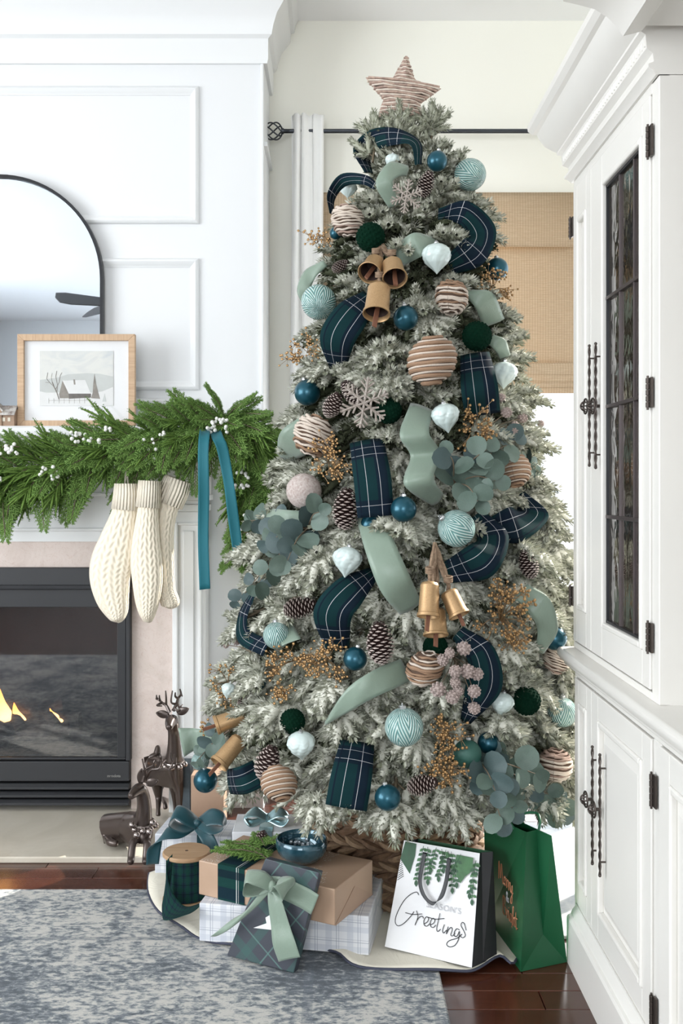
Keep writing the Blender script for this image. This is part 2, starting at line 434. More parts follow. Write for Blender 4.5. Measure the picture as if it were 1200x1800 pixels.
# ---------------------------------------------------------------- gas fireplace insert
ins = thing('gas_fireplace', 'black gas fireplace insert with a glass front and louvred base', 'fireplace', (CX, 3.6, .02))
FY = 3.585
def bx3(mb, p0, p1, y0, y1, q0, q1, D=FY): # pixel box mirrored about CX is taken from its right end
    mb.box((p0 if p0 < 0 and abs(p0) < 9 else p0, y0, zof(q1, D)), (p1, y1, zof(q0, D))); return mb
xi = xof(229, FY); xo = mir(xi)
sur = MB()
sur.box((xo, FY, zof(1034, FY)), (xi, 3.66, zof(998, FY)))
sur.box((xof(221, FY), FY, zof(1338, FY)), (xi, 3.66, zof(1034, FY))); sur.box((xo, FY, zof(1338, FY)), (mir(xof(221, FY)), 3.66, zof(1034, FY)))
sur.build('outer_frame', BLACKM, ins, bevel=.003)
box_obj('hood_lip', (xo+.01, FY-.012, zof(1036, FY)), (xi-.01, FY+.01, zof(1028, FY)), BLACK, ins, bevel=.003)
dfm = MB(); a, b_ = mir(xof(220, FY)), xof(220, FY); z0, z1 = zof(1337, FY), zof(1035, FY); gx = xof(205, FY); gz1 = zof(1068, FY); gz0 = zof(1333, FY)
dfm.box((a, FY+.008, gz1), (b_, FY+.03, z1)); dfm.box((a, FY+.008, z0), (b_, FY+.03, gz0))
dfm.box((gx, FY+.008, gz0), (b_, FY+.03, gz1)); dfm.box((a, FY+.008, gz0), (mir(gx), FY+.03, gz1))
door = dfm.build('glass_door', mat('dark grey door frame', (.018,.019,.022), .4), ins, bevel=.002)
FG, nt, b = nm('dark fireplace glass')
gl = N(nt, 'ShaderNodeBsdfGlossy'); gl.inputs['Roughness'].default_value = .025; gl.inputs[0].default_value = (1,1,1,1)
tr = N(nt, 'ShaderNodeBsdfTransparent'); tr.inputs[0].default_value = (.7,.7,.72,1); mx = N(nt, 'ShaderNodeMixShader'); mx.inputs[0].default_value = .09
bm_ = N(nt, 'ShaderNodeBump'); bm_.inputs['Strength'].default_value = .02; nt.links.new(noise_(nt, 3, 2), bm_.inputs['Height']); nt.links.new(bm_.outputs[0], gl.inputs['Normal'])
nt.links.new(tr.outputs[0], mx.inputs[1]); nt.links.new(gl.outputs[0], mx.inputs[2]); nt.links.new(mx.outputs[0], nt.nodes['Material Output'].inputs['Surface'])
box_obj('glass_pane', (mir(gx), FY+.018, gz0), (gx, FY+.022, gz1), FG, door)
fb = MB(); xw = gx+.005; xv = mir(xw)
fb.box((xv, D1+.24, gz0), (xw, D1+.26, gz1)); fb.box((xv-.01, 3.64, gz0), (xv, D1+.24, gz1)); fb.box((xw, 3.64, gz0), (xw+.01, D1+.24, gz1))
fb.box((xv, 3.64, gz0-.01), (xw, D1+.25, gz0)); fb.box((xv, 3.64, gz1), (xw, D1+.25, gz1+.01))
fb.build('firebox', mat('sooty brick lining', (.03,.028,.027), .8, var=.5, vscale=9, bump=.5), ins)
# the breast needs its cavity: cut it out
cut = MB().box((xv-.011, D1-.05, gz0-.011), (xw+.011, D1+.27, gz1+.011)).build('cutter', BLACK)
m_ = breast.modifiers.new('cavity', 'BOOLEAN'); m_.object = cut; m_.solver = 'EXACT'
dg = bpy.context.evaluated_depsgraph_get(); me2 = bpy.data.meshes.new_from_object(breast.evaluated_get(dg)); breast.modifiers.clear(); breast.data = me2
bpy.data.objects.remove(cut)
LOG = mat('charred ceramic log', (.09,.06,.045), .9, col2=(.02,.018,.016), vscale=18, bump=.8, bscale=30, dist=.01)
for i, (p, q, r) in enumerate((((-1.45, 3.76, .27), (-1.02, 3.80, .27), .038), ((-1.40, 3.86, .30), (-.98, 3.82, .29), .034), ((-1.36, 3.79, .335), (-1.06, 3.85, .35), .027), ((-1.18, 3.74, .27), (-1.30, 3.86, .37), .022), ((-1.05, 3.75, .29), (-1.2, 3.84, .36), .018))):
    pts = catmull([p, Vector(p).lerp(Vector(q), .35)+Vector((0, .01, .012)), Vector(p).lerp(Vector(q), .7)+Vector((0, -.01, -.006)), q], 4)
    MB().tube(pts, [r*(.85+.25*R.random()) for _ in pts], 10).build('log', LOG, ins, smooth=True)
FLM, nt, b = nm('gas flame'); em = N(nt, 'ShaderNodeEmission'); em.inputs[1].default_value = 9
tc = N(nt, 'ShaderNodeSeparateXYZ'); nt.links.new(coord(nt, 'UV'), tc.inputs[0])
nt.links.new(ramp_(nt, tc.outputs[1], [(0, (1,.35,.05)), (.35, (1,.55,.16)), (.75, (1,.36,.06)), (1, (.9,.16,.02))]), em.inputs[0])
nt.links.new(em.outputs[0], nt.nodes['Material Output'].inputs['Surface'])
for (px, py, h, wd) in ((6, 1287, .17, .028), (32, 1286, .11, .022), (18, 1290, .09, .024), (-22, 1283, .14, .02), (-55, 1284, .1, .018), (95, 1268, .05, .009), (103, 1272, .03, .007), (14, 1286, .05, .016)):
    D = 3.78; c = P(px, py, D); fl = MB()
    pts = catmull([c, c+Vector((.012, 0, h*.3)), c+Vector((-.01, .004, h*.65)), c+Vector((-.016, 0, h))], 5); mm = len(pts)-1
    fl.tube(pts, [wd*max(.03, (1-i/mm)**.8*(.55+.9*min(1, i/mm*2.5))) for i in range(mm+1)], 8); fl.build('flame', FLM, ins, smooth=True)
lp = MB(); lp.box((xo+.004, FY+.002, zof(1374, FY)), (xi-.004, 3.66, zof(1339, FY))); lp.build('lower_panel', BLACKM, ins, bevel=.003)
for q in (1376, 1390, 1404):
    l = MB(); z_ = zof(q+12, FY); l.prism([(FY+.004, z_), (FY-.010, z_+.003), (FY-.010, z_+.010), (FY+.004, z_+.021), (3.66, z_+.021), (3.66, z_)], xo+.004, xi-.004, lambda u, v, t: (t, u, v)); l.build('louvre', BLACKM, ins, bevel=.001)
def text_obj(name, s, size, m, parent, loc, rot, ext=.0005, bold=0, space=1.0, align='CENTER'):
    cu = bpy.data.curves.new(name, 'FONT'); cu.body = s; cu.size = size; cu.extrude = ext; cu.offset = bold; cu.align_x = align; cu.align_y = 'CENTER'; cu.space_character = space
    tmp = bpy.data.objects.new(name, cu); COL.objects.link(tmp); bpy.context.view_layer.update()
    me = bpy.data.meshes.new_from_object(tmp.evaluated_get(bpy.context.evaluated_depsgraph_get())); bpy.data.objects.remove(tmp)
    me.materials.clear(); me.materials.append(m)
    me.transform(Matrix.Translation(Vector(loc)) @ rot.to_matrix().to_4x4()); return link(name, me, parent)
from mathutils import Euler
text_obj('badge', 'mendota', .0135, mat('dull pewter', (.28,.28,.27), .35, .9), ins, P(200, 1364, FY-.001), Euler((PI/2, 0, 0)), bold=.0004)
# ---------------------------------------------------------------- mirror, picture, little house on the mantel
MR = 183*3.655/F_PX; MCZ = zof(491, 3.655); MY = 3.655; mx0 = xof(-1, MY)
mirror = thing('arched_mirror', 'arched wall mirror with a thin black metal rim standing on the mantel', 'mirror', (mx0, MY, MZ))
def arch(r, zb, n=40):
    return [(mx0+r*math.cos(a), MCZ+r*math.sin(a)) for a in [PI*i/n for i in range(n+1)]]+[(mx0-r, zb), (mx0+r, zb)]
fo = arch(MR, MZ+.001); fi_ = arch(MR-.011, MZ+.012); n = len(fo); rim = MB()
for y_ in (MY-.012, MY+.015):
    rim.v += [(x, y_, z) for x, z in fo]+[(x, y_, z) for x, z in fi_]
for i in range(n):
    j = (i+1) % n
    rim.face((i, j, n+j, n+i)); rim.face((2*n+i, 2*n+j, 3*n+j, 3*n+i)); rim.face((i, j, 2*n+j, 2*n+i)); rim.face((n+i, n+j, 3*n+j, 3*n+i))
rim.build('mirror_rim', BLACK, mirror)
MIR = mat('blue tinted mirror', (.68,.75,.82), .01, 1.0)  # blue tint stands in for the bluish light of the reflected room
mg = MB(); mg.prism(fi_, MY-.001, MY+.004, lambda u, v, t: (u, t, v)); mg.build('mirror_glass', MIR, mirror)
FY2 = 3.56; fx0, fx1, fz0, fz1 = xof(32, FY2), xof(238, FY2), MZ, zof(588, FY2)
pic = thing('framed_print', 'pale oak framed watercolour print of a snowy cabin standing on the mantel', 'picture frame', ((fx0+fx1)/2, FY2, MZ))
OAK = mat('pale oak', (.56,.385,.245), .5, col2=(.47,.31,.19), vscale=14, stretch=(1, 1, 14))
OAKH = mat('pale oak horizontal grain', (.56,.385,.245), .5, col2=(.47,.31,.19), vscale=14, stretch=(14, 1, 1))
t_ = .023
def mitre(pts, m): MB().hexa([(pts[i][0], y_, pts[i][1]) for y_ in (FY2-.012, FY2+.012) for i in range(4)]).build('frame_rail', m, pic, bevel=.0012)
mitre([(fx0,fz0),(fx1,fz0),(fx1-t_,fz0+t_),(fx0+t_,fz0+t_)], OAKH); mitre([(fx0,fz1),(fx1,fz1),(fx1-t_,fz1-t_),(fx0+t_,fz1-t_)], OAKH)
mitre([(fx0,fz0),(fx0,fz1),(fx0+t_,fz1-t_),(fx0+t_,fz0+t_)], OAK); mitre([(fx1,fz0),(fx1,fz1),(fx1-t_,fz1-t_),(fx1-t_,fz0+t_)], OAK)
box_obj('picture_mat', (fx0+t_-.002, FY2+.002, fz0+t_-.002), (fx1-t_+.002, FY2+.008, fz1-t_+.002), mat('white mat board', (.86,.865,.875), .9), pic)
PX = lambda x, y, d=0: (xof(x, FY2), FY2-d, zof(y, FY2))
WSKY, nt, b = nm('watercolour sky wash'); b.inputs['Roughness'].default_value = .9
nt.links.new(ramp_(nt, noise_(nt, 9, 5, .6, coord(nt, 'Object', (1, 1, 1.8)), .8), [(.3, (.66,.67,.66)), (.5, (.76,.76,.72)), (.7, (.60,.63,.64))]), b.inputs['Base Color'])
prn = MB().box(PX(70, 713, -.001), PX(199, 617, .0004)).build('winter_print', WSKY, pic)
def flat(pts, m, lay): MB().prism([(xof(x, FY2), zof(y, FY2)) for x, y in pts], FY2-.0006-lay*.0003, FY2-.0004, lambda u, v, t: (u, t, v)).build('brushwork', m, prn)
SN = mat('watercolour snow', (.80,.80,.79), .9, var=.06, vscale=30); TP = mat('watercolour taupe', (.30,.27,.235), .9, var=.3, vscale=60); DKP = mat('watercolour dark umber', (.14,.125,.11), .9, var=.3, vscale=60); GRW = mat('watercolour hills', (.60,.62,.60), .9, var=.1, vscale=20)
flat([(70,668),(100,664),(120,658),(150,656),(175,657),(199,662),(199,690),(70,690)], GRW, 0)
flat([(70,688),(85,691),(110,689),(150,692),(180,688),(199,680),(199,713),(70,713)], SN, 1)
flat([(104,693),(110,669),(121,690),(121,700),(105,700)], TP, 2); flat([(121,690),(160,692),(160,699),(121,701)], DKP, 2)
flat([(110,669),(116,669),(150,668),(160,692),(121,692)], SN, 3); flat([(129,667),(132,667),(133,676),(130,676)], TP, 4)
flat([(166,657),(169,676),(174,695),(176,701),(160,700),(163,690),(164,675)], TP, 4); flat([(184,692),(187,706),(180,706)], GRW, 4)
trp = MB()
for pts, r_ in (([(104,702),(100,690),(95,680),(92,672)], .0018), ([(100,690),(101,676),(98,662),(100,652)], .001), ([(95,680),(88,673),(82,666),(84,655)], .0009), ([(98,684),(104,672),(106,660),(109,655)], .0009), ([(92,672),(90,664),(92,656)], .0006), ([(88,673),(80,672)], .0006)):
    trp.tube([PX(x, y, .0012) for x, y in pts], r_, 4)
for x in range(86, 160, 9): trp.tube([PX(x, 700, .0014), PX(x, 709, .0014)], .0005, 4)
trp.tube([PX(86, 704, .0014), PX(158, 704, .0014)], .0004, 4); trp.build('bare_tree', TP, prn)
box_obj('picture_glazing', (fx0+t_, FY2-.004, fz0+t_), (fx1-t_, FY2-.003, fz1-t_), GLASS, pic)
hx0, hx1 = xof(-24, 3.54), xof(29, 3.54); hz = zof(706, 3.54)
house = thing('model_house', 'small brown clapboard model house with a snowy roof beside the oak frame', 'ornament', ((hx0+hx1)/2, 3.54, MZ))
HB = mat('tan clapboard', (.36,.245,.17), .8, var=.25, vscale=30)
xm = xof(8, 3.54); hw = MB(); hzz = MZ+(hz-MZ)*.62
hw.prism([(hx0, MZ), (xm, MZ), (xm, hzz), ((hx0+xm)/2, hz-.004), (hx0, hzz)], 3.51, 3.57, lambda u, v, t: (u, t, v)); hw.prism([(3.515, MZ), (3.565, MZ), (3.565, hzz-.01), (3.54, hz-.022), (3.515, hzz-.01)], xm, hx1, lambda u, v, t: (t, u, v))
hw.build('house_walls', HB, house, bevel=.001)
rf = MB(); rf.prism([(3.508, hzz-.016), (3.54, hz-.020), (3.572, hzz-.016), (3.572, hzz-.010), (3.54, hz-.014), (3.508, hzz-.010)], xm-.01, hx1+.003, lambda u, v, t: (t, u, v))
c_ = (hx0+xm)/2; rf.prism([(hx0-.005, hzz-.006), (c_, hz-.006), (xm+.005, hzz-.006), (xm+.005, hzz+.001), (c_, hz+.002), (hx0-.005, hzz+.001)], 3.505, 3.575, lambda u, v, t: (u, t, v))
rf.build('house_roof', mat('snow dusted roof', (.62,.6,.57), .8, col2=(.2,.16,.14), vscale=40), house)
for k in range(5):
    x = xof(-16+k*9, 3.54)
    for zz in (.018, .042):
        if zz > .03 and k == 4: continue
        y0 = 3.5095 if k < 3 else 3.5145
        box_obj('house_window', (x-.0045, y0-.0008, MZ+zz), (x+.0045, y0+.001, MZ+zz+.013), mat('pale window pane', (.6,.55,.45), .4) if k == 0 and zz < .03 else bpy.data.materials['pale window pane'], house)

# ---------------------------------------------------------------- ceiling fan (behind the camera, seen in the mirror)
fan = thing('ceiling_fan', 'dark ceiling fan reflected in the arched mirror', 'fan', (-1.68, -.8, 2.68)); DKW = mat('dark walnut blade', (.03,.026,.026), .5)
MB().lathe([(1e-4,-.10),(.06,-.095),(.11,-.05),(.12,0),(.11,.05),(.05,.08),(.02,.1),(.02,CEIL-2.68-.03),(.06,CEIL-2.68-.02),(.07,CEIL-2.68),(1e-4,CEIL-2.68)], 20).build('motor', BLACK, fan, smooth=True, local=True)
for k in range(5):
    a = PI+math.radians(-30+72*k); d = Vector((math.cos(a), math.sin(a), 0)); e = Vector((-d.y, d.x, 0)); z_ = Vector((0, 0, -.02))
    bl = MB(); pf = [(.12,-.02),(.2,-.055),(.5,-.075),(.58,-.06),(.6,0),(.58,.06),(.5,.075),(.2,.055),(.12,.02)]
    bl.prism(pf, -.004, .004, lambda u, v, t: tuple(d*u+e*v+Vector((0, 0, t+v*.75))+z_)); bl.build('blade', DKW, fan, local=True)

# ---------------------------------------------------------------- curtain, rod, roman shade
RYD = 3.90; rz = zof(230.5, RYD); RODM = mat('gunmetal rod', (.06,.065,.075), .35, .8)
rod = thing('curtain_rod', 'dark metal curtain rod with a twisted cage finial across the window wall', 'curtain rod', (xof(480, RYD), RYD, rz))
MB().tube([(xof(497, RYD), RYD, rz), (1.12, RYD, rz)], .0085, 12).build('pole', RODM, rod, smooth=True)
fc = Vector((xof(480.5, RYD), RYD, rz)); fin = MB(); rr = .034
for k in range(6):
    pts = []
    for i in range(17):
        t = i/16; a = 2*PI*k/6+t*PI*.9; r_ = rr*math.sin(PI*t)**.75 if 0 < t < 1 else 0
        pts.append(fc+Vector((-rr*math.cos(PI*t), r_*math.cos(a), r_*math.sin(a))))
    fin.tube(pts, .003, 6)
fin.ball(fc-Vector((rr, 0, 0)), .006); fin.tube([fc+Vector((rr-.004, 0, 0)), fc+Vector((rr+.006, 0, 0))], .012, 12); fin.tube([fc+Vector((rr+.006, 0, 0)), fc+Vector((rr+.03, 0, 0))], .0085, 12)
fin.build('finial', RODM, rod, smooth=True)
for x in (.12, 1.05):
    MB().tube([(x, RYD, rz-.004), (x, RYD+.01, rz-.02), (x, D2, rz-.03)], .005, 8).tube([(x, D2-.004, rz-.05), (x, D2, rz-.05)], .018, 12).build('bracket', RODM, rod)
CURT, nt, b = nm('white linen curtain'); b.inputs['Base Color'].default_value = (.94,.94,.92, 1); b.inputs['Roughness'].default_value = .9
tl = N(nt, 'ShaderNodeBsdfTranslucent'); tl.inputs[0].default_value = (.9,.9,.87,1); mx = N(nt, 'ShaderNodeMixShader'); mx.inputs[0].default_value = .05
nt.links.new(b.outputs[0], mx.inputs[1]); nt.links.new(tl.outputs[0], mx.inputs[2]); nt.links.new(mx.outputs[0], nt.nodes['Material Output'].inputs['Surface'])
ct = MB(); cx0, cx1 = xof(508, RYD), xof(566, RYD); ctop = zof(203, RYD)
def cfn(u, v):
    x = cx0+(cx1-cx0)*v+.004*math.sin(u*7+v*9)+.012*u*(v-.5); ph = v*2*PI*3.2
    y = RYD+.017*math.sin(ph)*(1+.15*math.sin(u*5))+.008*math.sin(ph*2.3+u*3)
    return (x+.010*math.cos(ph), y, ctop+.004*math.sin(ph*2)-(ctop-.03)*u)
ct.grid(cfn, 60, 60)
tag(move_origin(ct.build('curtain', CURT, smooth=True, solid=.002, angle=180), (cx0, RYD, 0)), 'white pleated curtain panel hanging from the dark rod left of the tree', 'curtain')
SHD, nt, b = nm('woven bamboo shade'); b.inputs['Roughness'].default_value = .75
sx = N(nt, 'ShaderNodeSeparateXYZ'); nt.links.new(coord(nt, 'Object'), sx.inputs[0])
sl_ = math_(nt, 'SINE', math_(nt, 'MULTIPLY', sx.outputs[2], 900)); th_ = stripes(nt, sx.outputs[0], .0105, 0, .0025)
nz = noise_(nt, 30, 3, .6, coord(nt, 'Object', (1, 1, 12)))
c1 = ramp_(nt, nz, [(.3, (.66,.52,.36)), (.6, (.56,.42,.275)), (.8, (.70,.58,.42))])
c2 = mix_(nt, math_(nt, 'MULTIPLY', th_, .5), c1, (.36,.24,.14))
c3 = mix_(nt, math_(nt, 'MULTIPLY', math_(nt, 'GREATER_THAN', sl_, .35), .22), c2, (.40,.28,.17))
nt.links.new(c3, b.inputs['Base Color']); bump_(nt, b, sl_, .4, .001)
tl = N(nt, 'ShaderNodeBsdfTranslucent'); nt.links.new(c1, tl.inputs[0]); mx = N(nt, 'ShaderNodeMixShader'); mx.inputs[0].default_value = .16
nt.links.new(b.outputs[0], mx.inputs[1]); nt.links.new(tl.outputs[0], mx.inputs[2]); nt.links.new(mx.outputs[0], nt.nodes['Material Output'].inputs['Surface'])
SY_ = D2-.03; sx0, sx1 = xof(567, SY_), xof(1012, SY_)
shade = thing('roman_shade', 'woven bamboo roman shade with gathered folds over the tall window', 'window shade', ((sx0+sx1)/2, SY_, zof(690, SY_)))
def shade_part(name, ya, yb, y0, y1, solid=.003):
    g = MB(); za, zb = zof(ya, SY_), zof(yb, SY_)
    g.grid(lambda u, v: (sx0+(sx1-sx0)*v, y0+(y1-y0)*u-.006*math.sin(PI*u), za+(zb-za)*u), 10, 2); return g.build(name, SHD, shade, solid=solid, smooth=True)
shade_part('valance', 342, 437, SY_-.028, SY_-.030, .004); shade_part('shade_cloth', 430, 645, SY_-.004, SY_-.008)
for i, (ya, yb) in enumerate(((640, 660), (652, 672), (668, 682), (677, 692))): shade_part('fold', ya, yb, SY_-.012-.006*(3-i), SY_-.016-.006*(3-i))
box_obj('headrail', (sx0, SY_-.028, zof(348, SY_)), (sx1, D2-.001, zof(342, SY_)), SHD, shade)

# ---------------------------------------------------------------- white hutch on the right
hut = thing('hutch_cabinet', 'tall ivory hutch cabinet with leaded glass door, crown moulding and iron pulls', 'cabinet', (.86, 2.0, 0))
FX = .62; LX = .605
def Dx(px, X=FX): return X*F_PX/(px-VX)
TY0, TY1 = 1.910, 2.596; CT = .774
DG0, DG1 = Dx(1145), Dx(1041); DF1 = TY1-.012
tw = MB()
tw.box((FX+.02, TY0, CT), (1.14, TY0+.02, 1.984)); tw.box((FX+.02, TY1-.02, CT), (1.14, TY1, 2.0))
tw.box((1.12, TY0+.02, CT), (1.14, TY1-.02, 2.0)); tw.box((FX+.02, TY0+.02, CT), (1.12, TY1-.02, CT+.02)); tw.box((FX+.02, TY0+.02, 1.964), (1.12, TY1-.02, 1.984))
tw.box((FX+.02, DG1, CT), (1.12, DG1+.02, 2.0))
tw.build('tower_case', CABW, hut)
ff = MB(); ff.box((FX, TY0, CT), (FX+.022, DG0-.002, 1.984)); ff.box((FX, DG0-.002, 1.965), (FX+.022, TY1, 2.0)); ff.box((FX, DG0-.002, CT), (FX+.022, TY1, .79)); ff.box((FX, TY1-.012, .79), (FX+.022, TY1, 1.965))
ff.build('face_frame', CABW, hut, bevel=.002)
def door_frame(name, y0, y1, z0, z1, X, sw, panel=None, X1=None, parent=hut):
    m = MB(); sw = sw if isinstance(sw, tuple) else (sw, sw, sw, sw)   # near, far, bottom, top
    m.box((X, y0, z0), (X+.02, y0+sw[0], z1)); m.box((X, y1-sw[1], z0), (X+.02, y1, z1)); m.box((X, y0+sw[0], z0), (X+.02, y1-sw[1], z0+sw[2])); m.box((X, y0+sw[0], z1-sw[3]), (X+.02, y1-sw[1], z1))
    o = m.build(name, CABW, parent, bevel=.002)
    mo = MB(); a, b_, c, d = y0+sw[0], y1-sw[1], z0+sw[2], z1-sw[3]; q = .014
    for (p0, p1, h0, h1) in ((a, a+q, c, d), (b_-q, b_, c, d), (a+q, b_-q, c, c+q), (a+q, b_-q, d-q, d)): mo.box((X-.004, p0, h0), (X+.012, p1, h1))
    mo.build('door_moulding', CABW, o, bevel=.004)
    if panel:
        p = MB(); i = .03
        p.prism([(0,0),(.008,0),(.008,1),(0,1)], 0, 1, lambda u, v, t: (X+.010+u, a+(b_-a)*v, c+(d-c)*t))
        g = panel
        p.hexa([(X+.012, a+q+.004, c+q+.004), (X+.012, b_-q-.004, c+q+.004), (X+.012, b_-q-.004, d-q-.004), (X+.012, a+q+.004, d-q-.004), (X+.003, a+q+g, c+q+g), (X+.003, b_-q-g, c+q+g), (X+.003, b_-q-g, d-q-g), (X+.003, a+q+g, d-q-g)])
        p.build('door_panel', CABW, o)
    return o
XD = FX-.004
gy0, gy1, gz0_, gz1_ = Dx(1128), Dx(1063), .880, 1.886
gd = door_frame('glass_door', DG0, DG1-.003, .795, 1.962, XD, (gy0-DG0-.014, DG1-.003-gy1-.014, .88-.795-.014, 1.962-1.886-.014))
LEADG, nt, b = nm('dark wavy cabinet glass'); b.inputs['Base Color'].default_value = (.030,.024,.018,1); b.inputs['Roughness'].default_value = .03; b.inputs['Specular IOR Level'].default_value = 1.0; b.inputs['IOR'].default_value = 2.0
bump_(nt, b, noise_(nt, 13, 2, .5, coord(nt, 'Object', (1, 1.6, .8)), .7), .16, .02)
ed = [gy0, Dx(1110), Dx(1085), gy1]; ez = [gz0_, 1.124, 1.377, 1.626, gz1_]
for i in range(3):
    for j in range(4): box_obj('glass_pane', (FX+.008, ed[i], ez[j]), (FX+.011, ed[i+1], ez[j+1]), LEADG, gd)
LEAD = mat('lead came', (.12,.10,.10), .4, .7)
for e in ed[1:3]: box_obj('lead_came', (FX+.003, e-.0035, gz0_), (FX+.012, e+.0035, gz1_), LEAD, gd, bevel=.001)
for e in ez[1:4]: box_obj('lead_came', (FX+.001, gy0, e-.004), (FX+.012, gy1, e+.004), LEAD, gd, bevel=.001)
for e in (gy0, gy1-.007): box_obj('lead_came', (FX+.002, e, gz0_), (FX+.012, e+.007, gz1_), BLACK, gd)
for e in (gz0_, gz1_-.006): box_obj('lead_came', (FX+.002, gy0, e), (FX+.012, gy1, e+.006), BLACK, gd)
fd = door_frame('side_door', DG1+.001, DF1, .795, 1.962, XD, (.045, .04, .085, .085), panel=.02)
# crown of the tower: profile of (projection, level), run along the tower and returned at its far end
prof = [(0,1.985),(.006,1.985),(.012,1.994),(.020,2.0),(.020,2.006),(.010,2.010),(.012,2.026),(.024,2.036),(.026,2.062),(.036,2.068),(.036,2.074),(.046,2.082),(.062,2.098),(.074,2.120),(.080,2.136),(.090,2.140),(.100,2.152),(.102,2.166),(0,2.170)]
cw = MB(); n = len(prof); TYB = TY0-.0
for kk in range(3):
    for a, h in prof: cw.v.append([(FX-a, TYB, h), (FX-a, TY1+a, h), (1.14, TY1+a, h)][kk])
for s_ in (0, 1):
    for i in range(n-1): cw.face((s_*n+i, s_*n+i+1, (s_+1)*n+i+1, (s_+1)*n+i))
cw.face(list(range(n))+[], None); k = len(cw.v)
cw.v += [(1.14, TYB, 1.985), (1.14, TYB, 2.17)]; cw.face((0, k, k+1, n-1)); cw.face((k+1, n-1, 2*n-1, 3*n-1))
cw.build('crown_moulding', CABW, hut, smooth=True, angle=28)
bead = MB(); bead.lathe([(1e-4,-.010),(.004,-.008),(.0062,-.002),(.0056,.004),(.003,.009),(1e-4,.011)], 8); bme = bead.mesh('carved_leaf', CABW, smooth=True)
y = TY0+.008
while y < TY1+.02:
    o = link('carved_leaf', bme, hut); o.location = o.location+Vector((FX-.022, y, 2.049)); o.rotation_euler = (0, .1, 0); y += .0175
# bridge over the niche, stepping forward
bp = [(.60,2.067),(.5876,2.067),(.578,2.056),(.5436,2.047),(.535,2.060),(.515,2.082),(.49,2.098),(.46,2.106),(.43,2.113),(.425,2.16),(.42,2.175),(.42,2.26),(.60,2.26)]
MB().prism(bp, 1.885, .2, lambda u, v, t: (u, t, v)).build('bridge_crown', CABW, hut, smooth=True, angle=30)
box_obj('bridge_board', (.60, .2, 2.067), (1.14, 1.885, 2.26), CABW, hut); box_obj('niche_back', (1.12, .2, CT), (1.14, 1.91, 2.067), CABW, hut)
# lower cabinet: worktop, case, doors, plinth
LY1 = 2.52; ctp = MB(); CXl = .578
ctp.prism([(CXl+.006, CT), (CXl, CT-.008), (CXl, CT-.016), (CXl+.008, CT-.030), (CXl+.018, CT-.036), (CXl+.02, CT-.046), (1.14, CT-.046), (1.14, CT)], .2, TY1+.012, lambda u, v, t: (u, t, v))
ctp.build('counter_top', CABW, hut, smooth=True, angle=40, bevel=.003)
lc = MB(); lc.box((LX+.02, .2, .03), (1.14, LY1, CT-.046)); lc.build('base_case', CABW, hut)
lf = MB(); LD0, LD1 = Dx(1148, LX), Dx(1042, LX)
for (a, b_, c, d) in ((.2, LY1, .715, CT-.046), (.2, LY1, .10, .150), (LD0-.045, LD0-.001, .150, .715), (LY1-.012, LY1, .150, .715), (.2, .24, .150, .715)): lf.box((LX, a, c), (LX+.02, b_, d))
lf.build('base_face_frame', CABW, hut, bevel=.002)
XD2 = LX-.004
d1 = door_frame('base_door', LD0+.002, LD1-.002, .153, .712, XD2, .055, panel=.028)
d2 = door_frame('base_door', LD1+.001, LY1-.013, .153, .712, XD2, (.045, .04, .055, .055), panel=.02)
ny = LD0-.047; k = 0
for wd in (.49, .49, .45):
    door_frame('base_door', ny-wd, ny-.001, .153, .712, XD2, .055, panel=.028); ny -= wd+.02
pp = [(.580,0),(.580,.112),(.584,.118),(.590,.120),(.594,.130),(.602,.140),(.602,.146),(.62,.146),(.62,0)]
pb = MB(); n = len(pp); far = 2.503
for kk in range(2):
    for a, h in pp: pb.v.append((a, [.2, far+(.62-a)*0][kk], h))
for i in range(n-1): pb.face((i, i+1, n+i+1, n+i))
pb.face(range(n)); pb.face(range(n, 2*n)); pb.build('plinth', CABW, hut, smooth=True, angle=30)
box_obj('plinth_return', (.59, far-.02, 0), (1.14, far, .12), CABW, hut)
nt_ = MB(); nt_.box((.60, -.55, CT), (1.14, 1.15, 2.066)); nt_.build('shading_tower', CABW, hut, bevel=.003)  # unseen tower block, added and lengthened to shade the niche end panel
nb2 = MB(); nb2.box((.60, -.55, 0), (1.14, .199, CT)); nb2.build('near_base', CABW, hut, bevel=.003)
# iron pulls, knots, hinges
def twisted_bar(mb, y, z0, z1, X):
    m_ = 40; pts = []
    for i in range(m_+1):
        t = i/m_; pts.append((X, y, z0+(z1-z0)*t))
    for s_ in (0, PI):
        q = [(X+.0019*math.cos(s_+i*.9), y+.0019*math.sin(s_+i*.9), z0+(z1-z0)*i/m_) for i in range(m_+1)]
        mb.tube(q, .0019, 6)
    mb.ball((X, y, z0), .0038); mb.ball((X, y, z1), .0038)
def pull(y, z0, z1, X, door_, kn):
    X -= .012; m = MB(); twisted_bar(m, y, z0, z1, X)
    for z in (z0+.03, z1-.03): m.tube([(X, y, z), (X+.013, y, z)], .0022, 6)
    h = m.build('door_pull', IRON, door_, smooth=True)
    s = MB(); ky, kz = kn; r = .018
    s.tube([(X-.004, ky+r*math.cos(a), kz+r*math.sin(a)) for a in [2*PI*i/24 for i in range(25)]], .0022, 6, cap=False)
    for q in range(4): s.tube([(X-.004-.012*math.sin(PI*i/8), ky+.012*math.cos(PI*i/8)*math.cos(q*PI/4), kz+.012*math.cos(PI*i/8)*math.sin(q*PI/4)) for i in range(9)], .0017, 6)
    s.tube([(X-.002, ky, kz), (X+.013, ky, kz)], .004, 8); s.build('rosette', IRON, h, smooth=True)
yA, yB = Dx(1039, XD-.022), Dx(1028, XD-.022); 
pull(yA, zof(822, yA), zof(604, yA), XD, gd, (yA+.012, zof(713, yA)))
